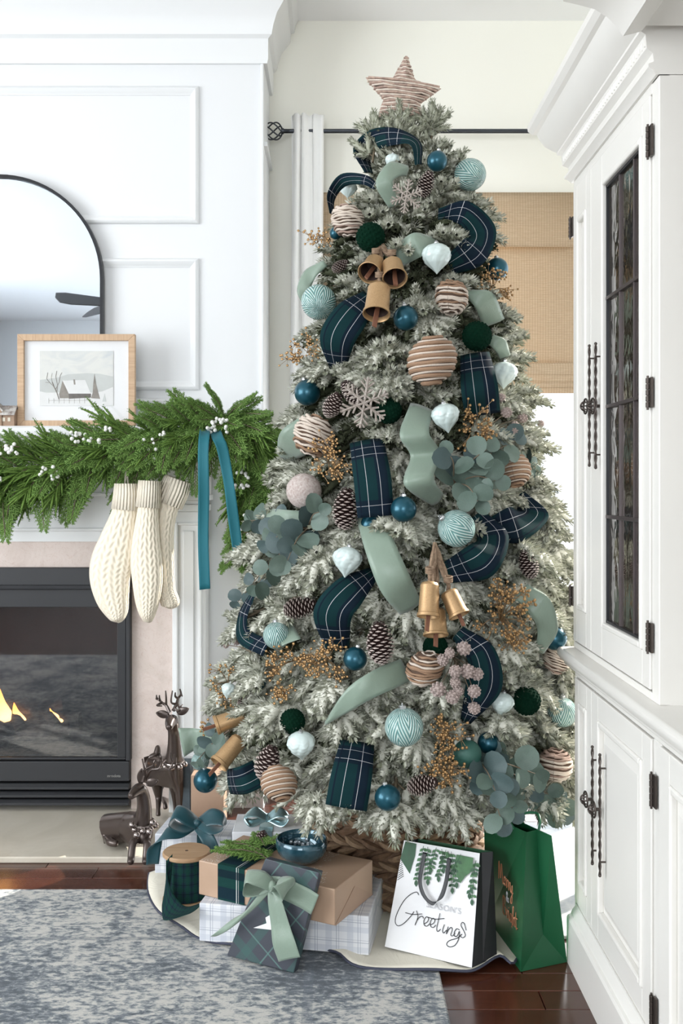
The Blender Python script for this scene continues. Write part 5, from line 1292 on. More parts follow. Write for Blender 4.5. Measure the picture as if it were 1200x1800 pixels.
ribbon3('ribbon_tail', [P(362,748,D_+.10), P(359,765,D_-.01), P(357,800,D_-.03), P(358,870,D_-.035), P(357,950,D_-.03), P(360,1036,D_-.03)], [Vector((hw,0,.0)), Vector((hw,0,.0)), Vector((hw,-.003,0)), Vector((hw,.003,0)), Vector((hw,-.002,0)), Vector((hw,0,.002))], TEALR, tr_)
ribbon3('ribbon_tail', [P(376,748,D_+.10), P(382,768,D_-.01), P(391,790,D_-.03), P(402,850,D_-.035), P(410,910,D_-.03), P(420,985,D_-.03)], [Vector((hw*1.05,0,.003)), Vector((hw*1.05,0,.003)), Vector((hw,.004,.003)), Vector((hw*.95,-.003,.002)), Vector((hw,.002,.002)), Vector((hw*.9,0,.002))], TEALR, tr_)
# ---------------------------------------------------------------- stockings
KN, nt, b = nm('cream cable knit'); b.inputs['Base Color'].default_value = (.86,.77,.62,1); b.inputs['Roughness'].default_value = .95; b.inputs['Sheen Weight'].default_value = .2
sx = N(nt, 'ShaderNodeSeparateXYZ'); nt.links.new(coord(nt, 'UV'), sx.inputs[0])
u8 = math_(nt, 'MULTIPLY', sx.outputs[0], 20); cable = math_(nt, 'SINE', math_(nt, 'ADD', math_(nt, 'MULTIPLY', sx.outputs[1], 150), math_(nt, 'MULTIPLY', math_(nt, 'PINGPONG', u8, 1.0), 6)))
rib = math_(nt, 'SINE', math_(nt, 'MULTIPLY', sx.outputs[0], 2*PI*20)); bump_(nt, b, math_(nt, 'MULTIPLY_ADD', rib, .8, math_(nt, 'MULTIPLY', cable, .6)), .6, .0022)
KC, nt, b = nm('cream ribbed cuff'); b.inputs['Base Color'].default_value = (.86,.78,.64,1); b.inputs['Roughness'].default_value = .95
sx = N(nt, 'ShaderNodeSeparateXYZ'); nt.links.new(coord(nt, 'UV'), sx.inputs[0]); bump_(nt, b, math_(nt, 'SINE', math_(nt, 'MULTIPLY', sx.outputs[0], 2*PI*26)), .8, .003)
def stocking(lab, D, pts, cuff, dep=.028):
    c0 = P(pts[0][0], pts[0][1], D); t = thing('christmas_stocking', lab, 'stocking', c0, 'cream stockings on the mantel')
    C_ = catmull([(x, y, 0) for x, y, w_ in pts], 5); W = catmull([(w_, 0, 0) for x, y, w_ in pts], 5); b_ = MB(); n = 24; m = len(C_)
    for i, (c, w_) in enumerate(zip(C_, W)):
        tg = C_[min(i+1, m-1)]-C_[max(i-1, 0)]; tg = tg.normalized(); nx, ny = -tg.y, tg.x
        ww = max(w_.x, .5)
        for j in range(n):
            a = 2*PI*j/n; q = math.cos(a)*ww; p = P(c.x-nx*q, c.y-ny*q, D); p.y += math.sin(a)*dep*min(1, ww/14); b_.v.append(tuple(p))
    for i in range(m-1):
        for j in range(n): b_.face((i*n+j, i*n+(j+1) % n, (i+1)*n+(j+1) % n, (i+1)*n+j), ((j/n, i/m), ((j+1)/n, i/m), ((j+1)/n, (i+1)/m), (j/n, (i+1)/m)))
    b_.face(range((m-1)*n, m*n)); b_.build('stocking_leg', KN, t, smooth=True, angle=180)
    k_ = MB(); 
    for i, (x, y, w_) in enumerate(cuff):
        a0 = cuff[min(i+1, len(cuff)-1)]; a1 = cuff[max(i-1, 0)]; tg = Vector((a0[0]-a1[0], a0[1]-a1[1])).normalized(); nx, ny = -tg.y, tg.x
        for j in range(n): a = 2*PI*j/n; q = math.cos(a)*w_; p = P(x-nx*q, y-ny*q, D); p.y += math.sin(a)*(dep+.004); k_.v.append(tuple(p))
    for i in range(len(cuff)-1):
        for j in range(n): k_.face((i*n+j, i*n+(j+1) % n, (i+1)*n+(j+1) % n, (i+1)*n+j), ((j/n, i/9), ((j+1)/n, i/9), ((j+1)/n, (i+1)/9), (j/n, (i+1)/9)))
    k_.build('cuff', KC, t, smooth=True, solid=.004, angle=180)
    MB().tube(catmull([P(cuff[0][0]-3, cuff[0][1]+8, D), P(cuff[0][0], cuff[0][1]-22, D+.02), P(cuff[0][0]+4, cuff[0][1]+8, D)], 5), .003, 6).build('hanging_loop', KC, t, smooth=True)
stocking('leftmost cream cable-knit stocking hanging under the garland, toe to the left', 3.30, [(222,860,21),(219,900,23),(208,945,31),(197,985,37),(193,1015,36),(197,1047,31),(204,1072,23),(207,1086,15),(208,1092,8),(208,1095,1)], [(222,850,20),(222,868,22),(220,896,24)])
stocking('middle cream cable-knit stocking of the three on the mantel', 3.28, [(263,858,17),(260,900,19),(257,945,24),(257,985,28),(259,1020,27),(259,1050,23),(259,1070,18),(260,1085,12),(261,1092,7),(261,1095,1)], [(263,845,19),(262,865,20),(260,892,21)])
stocking('rightmost cream stocking tilted toward the teal ribbon tails', 3.325, [(307,860,23),(292,895,21),(285,935,21),(285,975,21),(289,1015,18),(293,1040,16),(298,1055,17),(300,1064,15),(300,1070,4)], [(313,842,24),(306,862,26),(296,886,25)])

# ---------------------------------------------------------------- reindeer figures on the hearth
BRZ, nt, b = nm('dark bronze glaze'); b.inputs['Base Color'].default_value = (.075,.055,.047,1); b.inputs['Roughness'].default_value = .30; b.inputs['Metallic'].default_value = .55; b.inputs['Coat Weight'].default_value = .3
BELLM = mat('polished pewter bell', (.35,.30,.28), .18, .95)
def skin(name, nodes, edges, m, parent, sub=2):
    me = bpy.data.meshes.new(name); me.from_pydata([tuple(n_[0]) for n_ in nodes], edges, []); me.materials.append(m); o = link(name, me, parent)
    sk = o.modifiers.new('skin', 'SKIN'); sk.use_smooth_shade = True; lay = me.skin_vertices[0].data if me.skin_vertices else None
    if lay is None:
        bpy.context.view_layer.objects.active = o; bpy.ops.mesh.customdata_skin_add(); lay = me.skin_vertices[0].data
    for i, n_ in enumerate(nodes): r = n_[1]; lay[i].radius = r if isinstance(r, tuple) else (r, r); lay[i].use_root = (i == 0)
    if sub: s = o.modifiers.new('smooth', 'SUBSURF'); s.levels = sub; s.render_levels = sub
    return o
d1_ = thing('reindeer_figure', 'standing dark bronze reindeer figure with tall antlers on the hearth', 'figurine', (P(295, 1440, 3.47).x, 3.47, .02), 'bronze reindeer on the hearth')
S = lambda px, py, D: P(px, py, D)
n_ = [(S(273,1346,3.56), .048), (S(289,1351,3.52), .043), (S(304,1354,3.47), .049), (S(306,1335,3.45), .032), (S(306,1308,3.44), .024), (S(305,1284,3.43), .021), (S(302,1264,3.41), .025), (S(298,1273,3.365), .017), (S(297,1281,3.335), .011),
      (S(268,1346,3.57), .034), (S(276,1324,3.57), .014), (S(277,1317,3.575), .012), (S(277,1309,3.58), .007)]
e_ = [(0,1),(1,2),(2,3),(3,4),(4,5),(5,6),(6,7),(7,8),(0,9),(9,10),(10,11),(11,12)]
def leg(a, pts):
    k = len(n_)
    for i, (p, r) in enumerate(pts): n_.append((p, r)); e_.append((a if i == 0 else k+i-1, k+i))
zf = .032
def foot(px, D): p = P(px, 1440, D); p.z = zf; return p
leg(0, [(S(276,1380,3.53), .024), (S(279,1402,3.54), .0125), (foot(278,3.50)+Vector((0,0,.02)), .0075), (foot(278,3.49), .010)])
leg(9, [(S(284,1378,3.62), .016), (S(284,1400,3.63), .009), (foot(290,3.57)+Vector((0,0,.02)), .0075), (foot(291,3.565), .010)])
leg(2, [(S(314,1384,3.45), .018), (S(315,1408,3.44), .012), (foot(315,3.43)+Vector((0,0,.02)), .0075), (foot(315,3.42), .010)])
leg(2, [(S(306,1386,3.51), .017), (S(307,1408,3.51), .0085), (foot(308,3.51)+Vector((0,0,.02)), .0075), (foot(308,3.50), .010)])
skin('deer_body', n_, e_, BRZ, d1_)
def ear(px, py, D, dx, dz, parent, L=.045):
    b_ = MB(); p = P(px, py, D); d = Vector((dx, -.15, dz)).normalized(); w_ = d.cross(Vector((0, -1, .1))).normalized(); k = 9
    for i in range(k+1):
        t = i/k; ww = .013*math.sin(PI*min(1, t*.93+.07))**.8
        for q in (-1, 0, 1): b_.v.append(tuple(p+d*L*t+w_*ww*q+Vector((0, .006*(1-abs(q)), 0))))
    for i in range(k):
        for j in range(2): b_.face((i*3+j, (i+1)*3+j, (i+1)*3+j+1, i*3+j+1))
    b_.build('ear', BRZ, parent, smooth=True, solid=.004, angle=180)
for (px, py, D) in ((294,1262,3.388),(306,1261,3.388)): MB().ball(P(px, py, D), .0042, 8, 6).build('eye', BLACK, d1_, smooth=True)
ear(297,1258,3.42,-1,.25,d1_); ear(311,1254,3.42,.8,.35,d1_)
def antler(parent, main, tines, r=.0065):
    a = catmull([P(*q) for q in main], 5); b_ = MB().tube(a, [r*(1-.6*i/len(a)) for i in range(len(a))], 7)
    for t_, e in tines:
        p = a[int(t_*(len(a)-1))]; c = catmull([p, (p+P(*e[0]))*.5+Vector((0, -.004, 0)) if len(e) == 1 else P(*e[0]), P(*e[-1])], 5); b_.tube(c, [r*.75*(1-.6*i/len(c)) for i in range(len(c))], 6)
    b_.build('antler', BRZ, parent, smooth=True)
antler(d1_, [(298,1252,3.42),(292,1240,3.43),(286,1236,3.44),(280,1231,3.44),(274,1228,3.45)], [(.25,[(292,1228,3.42),(291,1214,3.42)]),(.7,[(280,1222,3.44)]),(.55,[(276,1240,3.42),(285,1241,3.42)]),(.9,[(275,1222,3.45)])])
antler(d1_, [(304,1250,3.43),(310,1238,3.44),(313,1228,3.45),(318,1220,3.46),(316,1211,3.46)], [(.25,[(301,1234,3.43),(303,1214,3.43)]),(.3,[(316,1244,3.42),(321,1238,3.42)]),(.5,[(308,1224,3.44),(308,1217,3.44)]),(.1,[(314,1250,3.42),(318,1240,3.42)]),(.75,[(321,1224,3.45)])])
def collar(parent, c, rx, ry, bells_, tilt=0):
    b_ = MB(); M = Matrix.Translation(c) @ Matrix.Rotation(tilt, 4, 'X'); b_.tube([M @ Vector((rx*math.cos(a), ry*math.sin(a), 0)) for a in [2*PI*i/28 for i in range(29)]], .0045, 8, cap=False); o = b_.build('collar', BELLM, parent, smooth=True)
    for a in bells_:
        q = MB(); p = M @ Vector((rx*1.2*math.cos(a), ry*1.2*math.sin(a), -.008)); q.ball(p, .0105, 12, 9); q.build('jingle_bell', BELLM, o, smooth=True)
collar(d1_, P(306,1338,3.45), .032, .032, [-.2, -.9, -1.6, -2.3, 3.5], .15)
d2_ = thing('reindeer_figure', 'lying dark bronze reindeer figure with jingle bell collar on the hearth edge', 'figurine', (P(235, 1495, 3.2).x, 3.2, .02), 'bronze reindeer on the hearth')
n_ = [(S(215,1448,3.27), .054), (S(231,1453,3.23), .053), (S(248,1460,3.19), .046), (S(254,1440,3.17), .030), (S(254,1414,3.16), .024), (S(251,1395,3.15), .022), (S(245,1384,3.135), .025), (S(235,1394,3.10), .016), (S(228,1402,3.075), .010),
      (S(202,1453,3.28), .046), (S(190,1460,3.27), .026)]
e_ = [(0,1),(1,2),(2,3),(3,4),(4,5),(5,6),(6,7),(7,8),(0,9),(9,10)]
leg(9, [(P(190,1474,3.24), .017), (P(193,1481,3.20), .013), (P(208,1484,3.19), .011)])
leg(2, [(P(241,1478,3.14), .017), (P(233,1481,3.11), .013), (Vector((xof(230,3.08), 3.08, .034)), .012), (Vector((xof(229,3.06), 3.06, .032)), .012)])
leg(2, [(P(257,1480,3.13), .016), (P(259,1483,3.10), .013), (Vector((xof(256,3.08), 3.08, .034)), .012), (Vector((xof(255,3.06), 3.06, .032)), .012)])
skin('deer_body', n_, e_, BRZ, d2_)
MB().ball(P(240,1386,3.105), .0042, 8, 6).build('eye', BLACK, d2_, smooth=True)
ear(247,1378,3.14,.1,1,d2_,.05); ear(256,1378,3.13,1,.3,d2_,.04)
antler(d2_, [(252,1374,3.14),(255,1358,3.14),(253,1346,3.14),(250,1334,3.15)], [(.5,[(260,1350,3.14),(268,1346,3.14)])])
antler(d2_, [(254,1374,3.15),(265,1354,3.13),(280,1350,3.12),(284,1336,3.12),(276,1330,3.12)], [(.35,[(270,1342,3.12),(272,1336,3.12)]),(.5,[(290,1352,3.11),(304,1348,3.10)]),(.8,[(282,1326,3.12)])], .005)
antler(d2_, [(280,1352,3.12),(296,1352,3.10),(304,1340,3.10),(306,1326,3.10)], [(.6,[(300,1330,3.10),(300,1322,3.10)]),(.4,[(288,1342,3.10),(292,1336,3.10)]),(.3,[(308,1346,3.09),(310,1332,3.09)])], .0045)
collar(d2_, P(253,1446,3.17), .031, .031, [-.1, -.8, -1.5, -2.3, 3.3, 2.7], .2)
for (px, py, D) in ((232,1450,3.13),(240,1468,3.10),(262,1462,3.10),(268,1446,3.13)): o = MB().ball(P(px, py, D), .011, 12, 9).build('jingle_bell', BELLM, d2_, smooth=True)
# ---------------------------------------------------------------- rugs, skirt, basket collar
RUG, nt, b = nm('distressed blue grey rug'); b.inputs['Roughness'].default_value = .97; b.inputs['Sheen Weight'].default_value = .15
oc = coord(nt, 'Object'); st = coord(nt, 'Object', (34, 66, 1)); n1 = noise_(nt, 1, 6, .72, st, .3); n2 = noise_(nt, 6, 5, .65, oc, .8); n3 = noise_(nt, 2.2, 3, .55, oc, .5)
f = math_(nt, 'MULTIPLY_ADD', n1, .72, math_(nt, 'MULTIPLY_ADD', n2, .36, math_(nt, 'MULTIPLY', n3, .29)))
c1 = ramp_(nt, f, [(.58, (.07,.085,.105)), (.645, (.155,.18,.205)), (.69, (.33,.345,.35)), (.74, (.56,.545,.51))])
sx = N(nt, 'ShaderNodeSeparateXYZ'); nt.links.new(oc, sx.inputs[0])
def band(v, a, w_): return math_(nt, 'LESS_THAN', math_(nt, 'ABSOLUTE', math_(nt, 'SUBTRACT', v, a)), w_)
bd = math_(nt, 'MAXIMUM', band(sx.outputs[0], -.065, .012), math_(nt, 'MAXIMUM', band(sx.outputs[0], .225, .006), band(sx.outputs[1], 2.60, .010)))
nt.links.new(mix_(nt, math_(nt, 'MULTIPLY', bd, .38), c1, (.10,.125,.16)), b.inputs['Base Color'])
bump_(nt, b, noise_(nt, 1, 4, .7, coord(nt, 'Object', (160, 420, 1))), .7, .004)
rugm = MB(); rx0, rx1, ry0, ry1 = -3.0, .2526, .3, 2.915
rugm.prism([(rx0, 0), (rx1, 0), (rx1, .009), (rx1-.004, .012), (rx0+.004, .012), (rx0, .009)], ry0, ry1, lambda u, v, t: (u, t, v))
tag(rugm.build('area_rug', RUG), 'large distressed blue grey rug on the floor in front of the hearth', 'rug')
RUG2 = mat('pale window rug', (.62,.63,.63), .95, col2=(.42,.46,.50), vscale=22, bump=.5, bscale=200)
tag(move_origin(MB().box((.50, 2.62, 0), (1.1, 3.50, .010)).build('window_rug', RUG2, bevel=.003), (.8, 3.0, 0)), 'pale patterned rug lying in the sun beneath the tall window', 'rug')
SK, nt, b = nm('cream quilted skirt'); b.inputs['Base Color'].default_value = (.73,.69,.585,1); b.inputs['Roughness'].default_value = .95
bump_(nt, b, noise_(nt, 24, 3, .5), .4, .004)
ZS = .013
sk_px = [(262,1540),(260,1562),(264,1582),(284,1611),(320,1633),(352,1650),(400,1664),(470,1668),(530,1668),(590,1681),(618,1699),(675,1704),(750,1709),(810,1709),(842,1704),(878,1689),(903,1697)]
out = [PZ(x, y, ZS) for x, y in sk_px]; out += [Vector((.50, 2.62, ZS)), Vector((.62, 2.9, ZS)), Vector((.6, 3.25, ZS)), Vector((.4, 3.45, ZS)), Vector((.1, 3.5, ZS)), Vector((-.2, 3.35, ZS)), Vector((-.42, 3.12, ZS))]
out = catmull(out+[out[0]], 4)[:-1]; c = Vector((TREE_BASE[0], TREE_BASE[1], ZS)); b_ = MB(); n = len(out); rings = [.0, .35, .6, .8, .9, .96, 1.0]
for r_ in rings:
    for i, p in enumerate(out):
        q = c.lerp(p, r_); w_ = max(0, r_-.5)*2
        q.z = ZS+.005+(.007*math.sin(i*.55)+.005*math.sin(i*.21+1))*w_*(1 if r_ < 1 else .6)+.001; b_.v.append(tuple(q))
for k in range(len(rings)-1):
    for i in range(n): b_.face((k*n+i, k*n+(i+1) % n, (k+1)*n+(i+1) % n, (k+1)*n+i))
skt = thing('tree_skirt', 'round cream quilted tree skirt with a dark piped edge under the gifts', 'tree skirt', (c.x, c.y, ZS)); b_.build('skirt_cloth', SK, skt, smooth=True, solid=.006, angle=180)
k = (len(rings)-1)*n; MB().tube([b_.v[k+i] for i in range(n)]+[b_.v[k]], .0035, 6, cap=False).build('piping', mat('navy piping', (.05,.055,.085), .8), skt, smooth=True)
BSK = [mat('woven seagrass light', (.36,.235,.14), .75, var=.4, vscale=60, bump=.6, bscale=160), mat('woven seagrass brown', (.20,.115,.065), .75, var=.4, vscale=60, bump=.6, bscale=160)]
bk = thing('tree_collar', 'brown woven seagrass basket collar around the tree base', 'basket', TREE_BASE)
MB().lathe([(.262, 0.02), (.228, .31), (.222, .31), (.256, .02)], 40, Matrix.Translation((TREE_BASE[0], TD, 0))).build('collar_lining', BSK[1], bk, smooth=True)
rg = random.Random(2)
for row in range(11):
    z = .035+row*.0265; r = .268-.035*(z/.3); b_ = MB(); nn = 30
    for i in range(nn):
        a = 2*PI*(i+.5*(row % 2))/nn; d = Vector((math.cos(a), math.sin(a), 0)); t = Vector((-d.y, d.x, 0)); p0 = Vector((TREE_BASE[0], TD, z))+d*r
        tl = .010 if row % 2 else -.010; L = .030
        b_.tube([p0-t*L-Vector((0,0,tl))-d*.006, p0-t*L*.5-Vector((0,0,tl*.5))+d*.005, p0+d*.009, p0+t*L*.5+Vector((0,0,tl*.5))+d*.005, p0+t*L+Vector((0,0,tl))-d*.006], [.005, .0115, .0135, .0115, .005], 6, flat=.7, mi=rg.random() < .3)
    b_.build('woven_band', BSK, bk, smooth=True)

# ---------------------------------------------------------------- gifts
PW = plaid('white and grey plaid wrap', (.74,.75,.78), [(0,.055,.01,.016,(.50,.53,.60),.55),(1,.05,.012,.014,(.50,.53,.60),.5),(0,.055,.030,.0015,(.25,.28,.36),.8),(0,.055,.036,.0015,(.25,.28,.36),.6),(1,.05,.030,.0015,(.25,.28,.36),.7),(1,.05,.036,.0012,(.25,.28,.36),.5)], .5, weave=0)
KRAFT, nt, b = nm('kraft paper with snow flecks'); b.inputs['Roughness'].default_value = .5
kn = noise_(nt, 9, 3, .5, coord(nt, 'Object')); fl = noise_(nt, 260, 2, .6, coord(nt, 'Object')); big = noise_(nt, 7, 3, .6, coord(nt, 'Object'))
ge = N(nt, 'ShaderNodeNewGeometry'); gs = N(nt, 'ShaderNodeSeparateXYZ'); nt.links.new(coord(nt, 'Normal'), gs.inputs[0])
ck = ramp_(nt, kn, [(.3, (.47,.32,.225)), (.7, (.42,.28,.19))]); fk = math_(nt, 'MULTIPLY', math_(nt, 'MULTIPLY', math_(nt, 'GREATER_THAN', fl, .60), math_(nt, 'GREATER_THAN', big, .50)), math_(nt, 'GREATER_THAN', gs.outputs[2], .8))
nt.links.new(mix_(nt, math_(nt, 'MULTIPLY', fk, .85), ck, (.85,.85,.85)), b.inputs['Base Color'])
KR2 = mat('plain kraft paper', (.46,.31,.22), .6, var=.08, vscale=8)
DKP_ = plaid('charcoal and green diagonal plaid wrap', (.045,.050,.065), [(0,.115,.03,.022,(.035,.10,.09),.55),(1,.115,.05,.022,(.035,.10,.09),.55),(0,.115,.075,.0035,(.10,.20,.18),.7),(1,.115,.09,.0035,(.10,.20,.18),.7)], .5, weave=0, rot=.62)
def gift(c0, ux, uy, w_, d, z0, h, name, m, parent, top=None, bev=.0025):
    """box from corner c0 (near left) along unit ux, uy"""
    c = [c0, c0+ux*w_, c0+ux*w_+uy*d, c0+uy*d]; P_ = [Vector((p.x, p.y, z0)) for p in c]+[Vector((p.x, p.y, z0+h)) for p in c]
    return MB().hexa(P_).build(name, m, parent, bevel=bev, fix=False), P_
def rect_frame(a, b_): u = (b_-a); L = u.length; u = u/L; return u, Vector((-u.y, u.x, 0)), L
# plaid box at the back left
ZR = .020
g1 = thing('gift_box', 'small white plaid gift with a dark teal ribbon bow, leftmost by the reindeer', 'gift', (-.42, 3.05, ZR), 'wrapped gifts')
a = Vector((-.545, 3.0, 0)); u = Vector((math.cos(-.12), math.sin(-.12), 0)); v = Vector((-u.y, u.x, 0)); gh = .125
gift(a, u, v, .235, .15, ZR, gh, 'wrapped_box', PW, g1); TR2 = mat('dark teal satin', (.004,.055,.072), .4, sheen=.3)
zt = ZR+gh; s0 = a+u*.13
MB().hexa([s0-v*.002+Vector((0,0,ZR)), s0+u*.04-v*.002+Vector((0,0,ZR)), s0+u*.04+v*.152+Vector((0,0,ZR)), s0+v*.152+Vector((0,0,ZR)), s0-v*.002+Vector((0,0,zt+.002)), s0+u*.04-v*.002+Vector((0,0,zt+.002)), s0+u*.04+v*.152+Vector((0,0,zt+.002)), s0+v*.152+Vector((0,0,zt+.002))]).build('ribbon_band', TR2, g1)
kc = P(347, 1448, 2.98); W = Vector
ribbon3('bow_loop', [kc, P(325,1434,2.97), P(308,1428,2.97), P(302,1447,2.96), P(325,1456,2.95), kc], [W((0,.02,.012)), W((0,.022,.018)), W((0,.025,.01)), W((.004,.03,.0)), W((0,.02,.008)), W((0,.01,.008))], TR2, g1)
ribbon3('bow_loop', [kc, P(370,1436,2.97), P(392,1440,2.96), P(392,1456,2.95), P(368,1458,2.94), kc], [W((0,.02,.012)), W((0,.022,.018)), W((0,.025,.01)), W((.004,.03,.0)), W((0,.02,.008)), W((0,.01,.008))], TR2, g1)
ribbon3('bow_tail', [kc, P(320,1462,2.95), P(290,1466,2.93), P(272,1490,2.92), P(268,1520,2.92)], [W((.004,.018,.012)), W((0,.02,.012)), W((0,.022,.010)), W((.018,.008,0)), W((.018,.004,0))], TR2, g1)
ribbon3('bow_tail', [kc, P(360,1465,2.93), P(372,1490,2.91), P(380,1515,2.90)], [W((.014,.006,.01)), W((.02,0,.006)), W((.022,0,0)), W((.02,0,-.004))], TR2, g1)
MB().ball(kc+Vector((0,-.004,.002)), .015, 10, 8, sq=(1,.8,.9)).build('bow_knot', TR2, g1, smooth=True)
# white gift with pale metallic bow, half behind the kraft box
g5 = thing('gift_box', 'white gift with a pale metallic teal bow, half hidden under the branches', 'gift', (-.24, 2.95, ZR), 'wrapped gifts')
gift(Vector((-.302, 2.90, 0)), Vector((1,0,0)), Vector((0,1,0)), .207, .16, ZR, .165, 'wrapped_box', mat('glossy white wrap', (.78,.80,.83), .25), g5)
MET = mat('pale teal metallic ribbon', (.42,.62,.66), .22, .7); kc = Vector((-.205, 2.97, ZR+.182))
for sx_ in (-1, 1):
    ribbon3('bow_loop', [kc, kc+W((sx_*.035,-.01,.022)), kc+W((sx_*.065,-.015,.008)), kc+W((sx_*.045,-.02,-.008)), kc], [W((0,.014,.008)), W((0,.018,.01)), W((0,.02,0)), W((0,.018,.006)), W((0,.01,.005))], MET, g5)
MB().box((-.225, 2.898, ZR), (-.185, 3.062, ZR+.167)).build('ribbon_band', MET, g5)
# big plaid box with the kraft box on top
A_, B_ = PZ(350, 1654, .019), PZ(648, 1680, .019); u, v, L = rect_frame(A_, B_)
g2 = thing('gift_box', 'large white plaid gift box lying under the kraft gift', 'gift', ((A_+B_)/2), 'wrapped gifts'); _, P2 = gift(A_, u, v, L, .27, .019, .098, 'wrapped_box', PW, g2)
k_ = P2[1]; MB().poly([k_-v*0+u*.0008+Vector((0,0,.0)), k_+v*.27+u*.0008, k_+v*.135+u*.0008+Vector((0,0,.07))]).build('paper_fold', PW, g2, solid=.0006)
zk = .118
A_, B_ = PZ(349, 1572, zk), PZ(588, 1628, zk); u, v, L = rect_frame(A_, B_)
g3 = thing('gift_box', 'kraft paper gift dusted with snow flecks and tied with plaid ribbon, on the plaid box', 'gift', (A_+B_)/2, 'wrapped gifts'); _, P3 = gift(A_, u, v, L, .215, zk, .090, 'wrapped_box', KRAFT, g3, bev=.003)
k_ = Vector(P3[1]); MB().poly([k_+u*.001, k_+v*.215+u*.001, k_+v*.1075+u*.001+Vector((0,0,.06))]).build('paper_fold', KR2, g3, solid=.0006)
zt = zk+.090; s0 = A_+u*.062; s0.z = 0; ww = .082
prt = plaid('green plaid gift ribbon', (.006,.040,.036), [(1,.1,.02,.03,(.004,.015,.03),.8),(0,.1,.058,.002,(.7,.72,.7),.9),(0,.1,.064,.001,(.7,.72,.7),.7),(1,.13,.07,.02,(.003,.012,.022),.8)], .8, weave=1500)
def strap(o, u, v, ww, d, z0, z1, m, parent, name='ribbon_band', e=.0015):
    b_ = MB(); prof = [(-e, z0), (-e, z1+e), (d+e, z1+e), (d+e, z0)]; L = 0
    for i in range(3):
        (p, z_), (q, w_) = prof[i], prof[i+1]; k = len(b_.v); l = math.hypot(q-p, w_-z_)
        for (t, zz, s_) in ((p, z_, 0), (p, z_, 1), (q, w_, 1), (q, w_, 0)): c = o+u*ww*s_+v*t; b_.v.append((c.x, c.y, zz))
        b_.face((k, k+1, k+2, k+3), [(0, L), (ww, L), (ww, L+l), (0, L+l)]); L += l
    return b_.build(name, m, parent, solid=.001, fix=False)
strap(s0, u, v, ww, .215, zk, zt, prt, g3)
# pine sprig and cone lying on it
spg = thing('evergreen_sprig_topper', 'green cedar sprig with a small brown cone lying on the kraft gift', 'evergreen sprig', P(440, 1500, 2.66))
for i, (x, y, a, s) in enumerate(((470,1496,2.7,.75),(462,1502,3.3,.8),(458,1500,3.0,.7),(465,1500,2.2,.6),(470,1494,.7,.55))):
    o = link('cedar_frond', CS[i % 4], spg); off = o.location.copy(); p = P(x, y, 2.60+.02*i); p.z = zt+.012+.004*i; o.matrix_local = Matrix.Translation(off+p) @ Matrix.Rotation(a-.3, 4, 'Z') @ Matrix.Rotation(-.12, 4, 'Y') @ Matrix.Scale(s, 4)
o = link('small_cone', cone_mesh(70, 3), spg); o.location = o.location+Vector((P(459, 1484, 2.72).x, 2.72, zt+.024)); o.scale = (.026,)*3; o.rotation_euler = (.4, .5, 0)
# teal glass bowl
bc = PZ(530, 1513, zt+.001); bowl = thing('glass_bowl', 'dark teal glass bowl sitting on the kraft gift', 'bowl', bc); bg_ = mat('dark teal mirrored glass', (.008,.042,.065), .08, .25, col2=(.05,.13,.17), vscale=22, coat=.6)
rr = 46*bc.y/F_PX; pr = [(1e-4, .0),(.45,.0),(.72,.12),(.93,.38),(1.0,.66),(.97,.86),(.93,.90),(.89,.86),(.90,.66),(.80,.36),(.55,.16),(1e-4,.12)]
MB().lathe([(a*rr, b_*rr) for a, b_ in pr], 40).build('bowl', bg_, bowl, smooth=True, local=True, angle=60)
bb_ = MB(); rg = random.Random(4)
for i in range(40): a = rg.uniform(0, 6.3); q = rr*.8*math.sqrt(rg.random()); bb_.ball((q*math.cos(a), q*math.sin(a), rr*(.42+.2*(q/rr)**2)), .0055, 6, 4)
o = bb_.build('silver_beads', mat('silvery snow bead', (.6,.65,.7), .3, .6), bowl, smooth=True, local=True, fix=False); o['kind'] = 'stuff'
# wooden spool with plaid ribbon
sc0 = PZ(328, 1582, .020); spool = thing('ribbon_spool', 'wooden spool wound with dark plaid ribbon standing left of the kraft gift', 'ribbon spool', (sc0.x, sc0.y, .020)); SPW = mat('light spool wood', (.44,.29,.17), .55, col2=(.36,.22,.12), vscale=8, stretch=(1,9,1))
sr = 42*sc0.y/F_PX; shh = .128
for z_ in (0, shh): MB().lathe([(1e-4, 0), (sr-.003, 0), (sr, .003), (sr, .009), (sr-.003, .012), (1e-4, .012)], 40, Matrix.Translation((0, 0, z_))).build('spool_disc', SPW, spool, smooth=True, local=True, angle=35)
MB().lathe([(.0045, 0), (.0045, .0006), (1e-4, .0006)], 16, Matrix.Translation((0, 0, shh+.012))).build('dark_hole_disc', CORE, spool, local=True)  # flat dark disc, painting the shade of a spindle hole
BW = plaid('dark blackwatch ribbon', (.008,.022,.034), [(0,.022,.0,.010,(.006,.040,.030),.8),(1,.026,.0,.012,(.006,.040,.030),.6),(0,.022,.011,.0016,(.002,.006,.012),.9),(1,.026,.013,.0016,(.002,.006,.012),.9)], .85, weave=1600)
wnd = MB(); nn = 40; rw = sr*.86
for i in range(nn+1):
    a = 2*PI*i/nn
    for z_ in (.013, shh-.001): wnd.v.append((rw*math.cos(a), rw*math.sin(a), z_))
for i in range(nn): wnd.face((2*i, 2*i+2, 2*i+3, 2*i+1), [(rw*2*PI*q/nn, z_) for q, z_ in ((i, .013), (i+1, .013), (i+1, shh), (i, shh))])
wnd.build('wound_ribbon', BW, spool, smooth=True, local=True, angle=180)
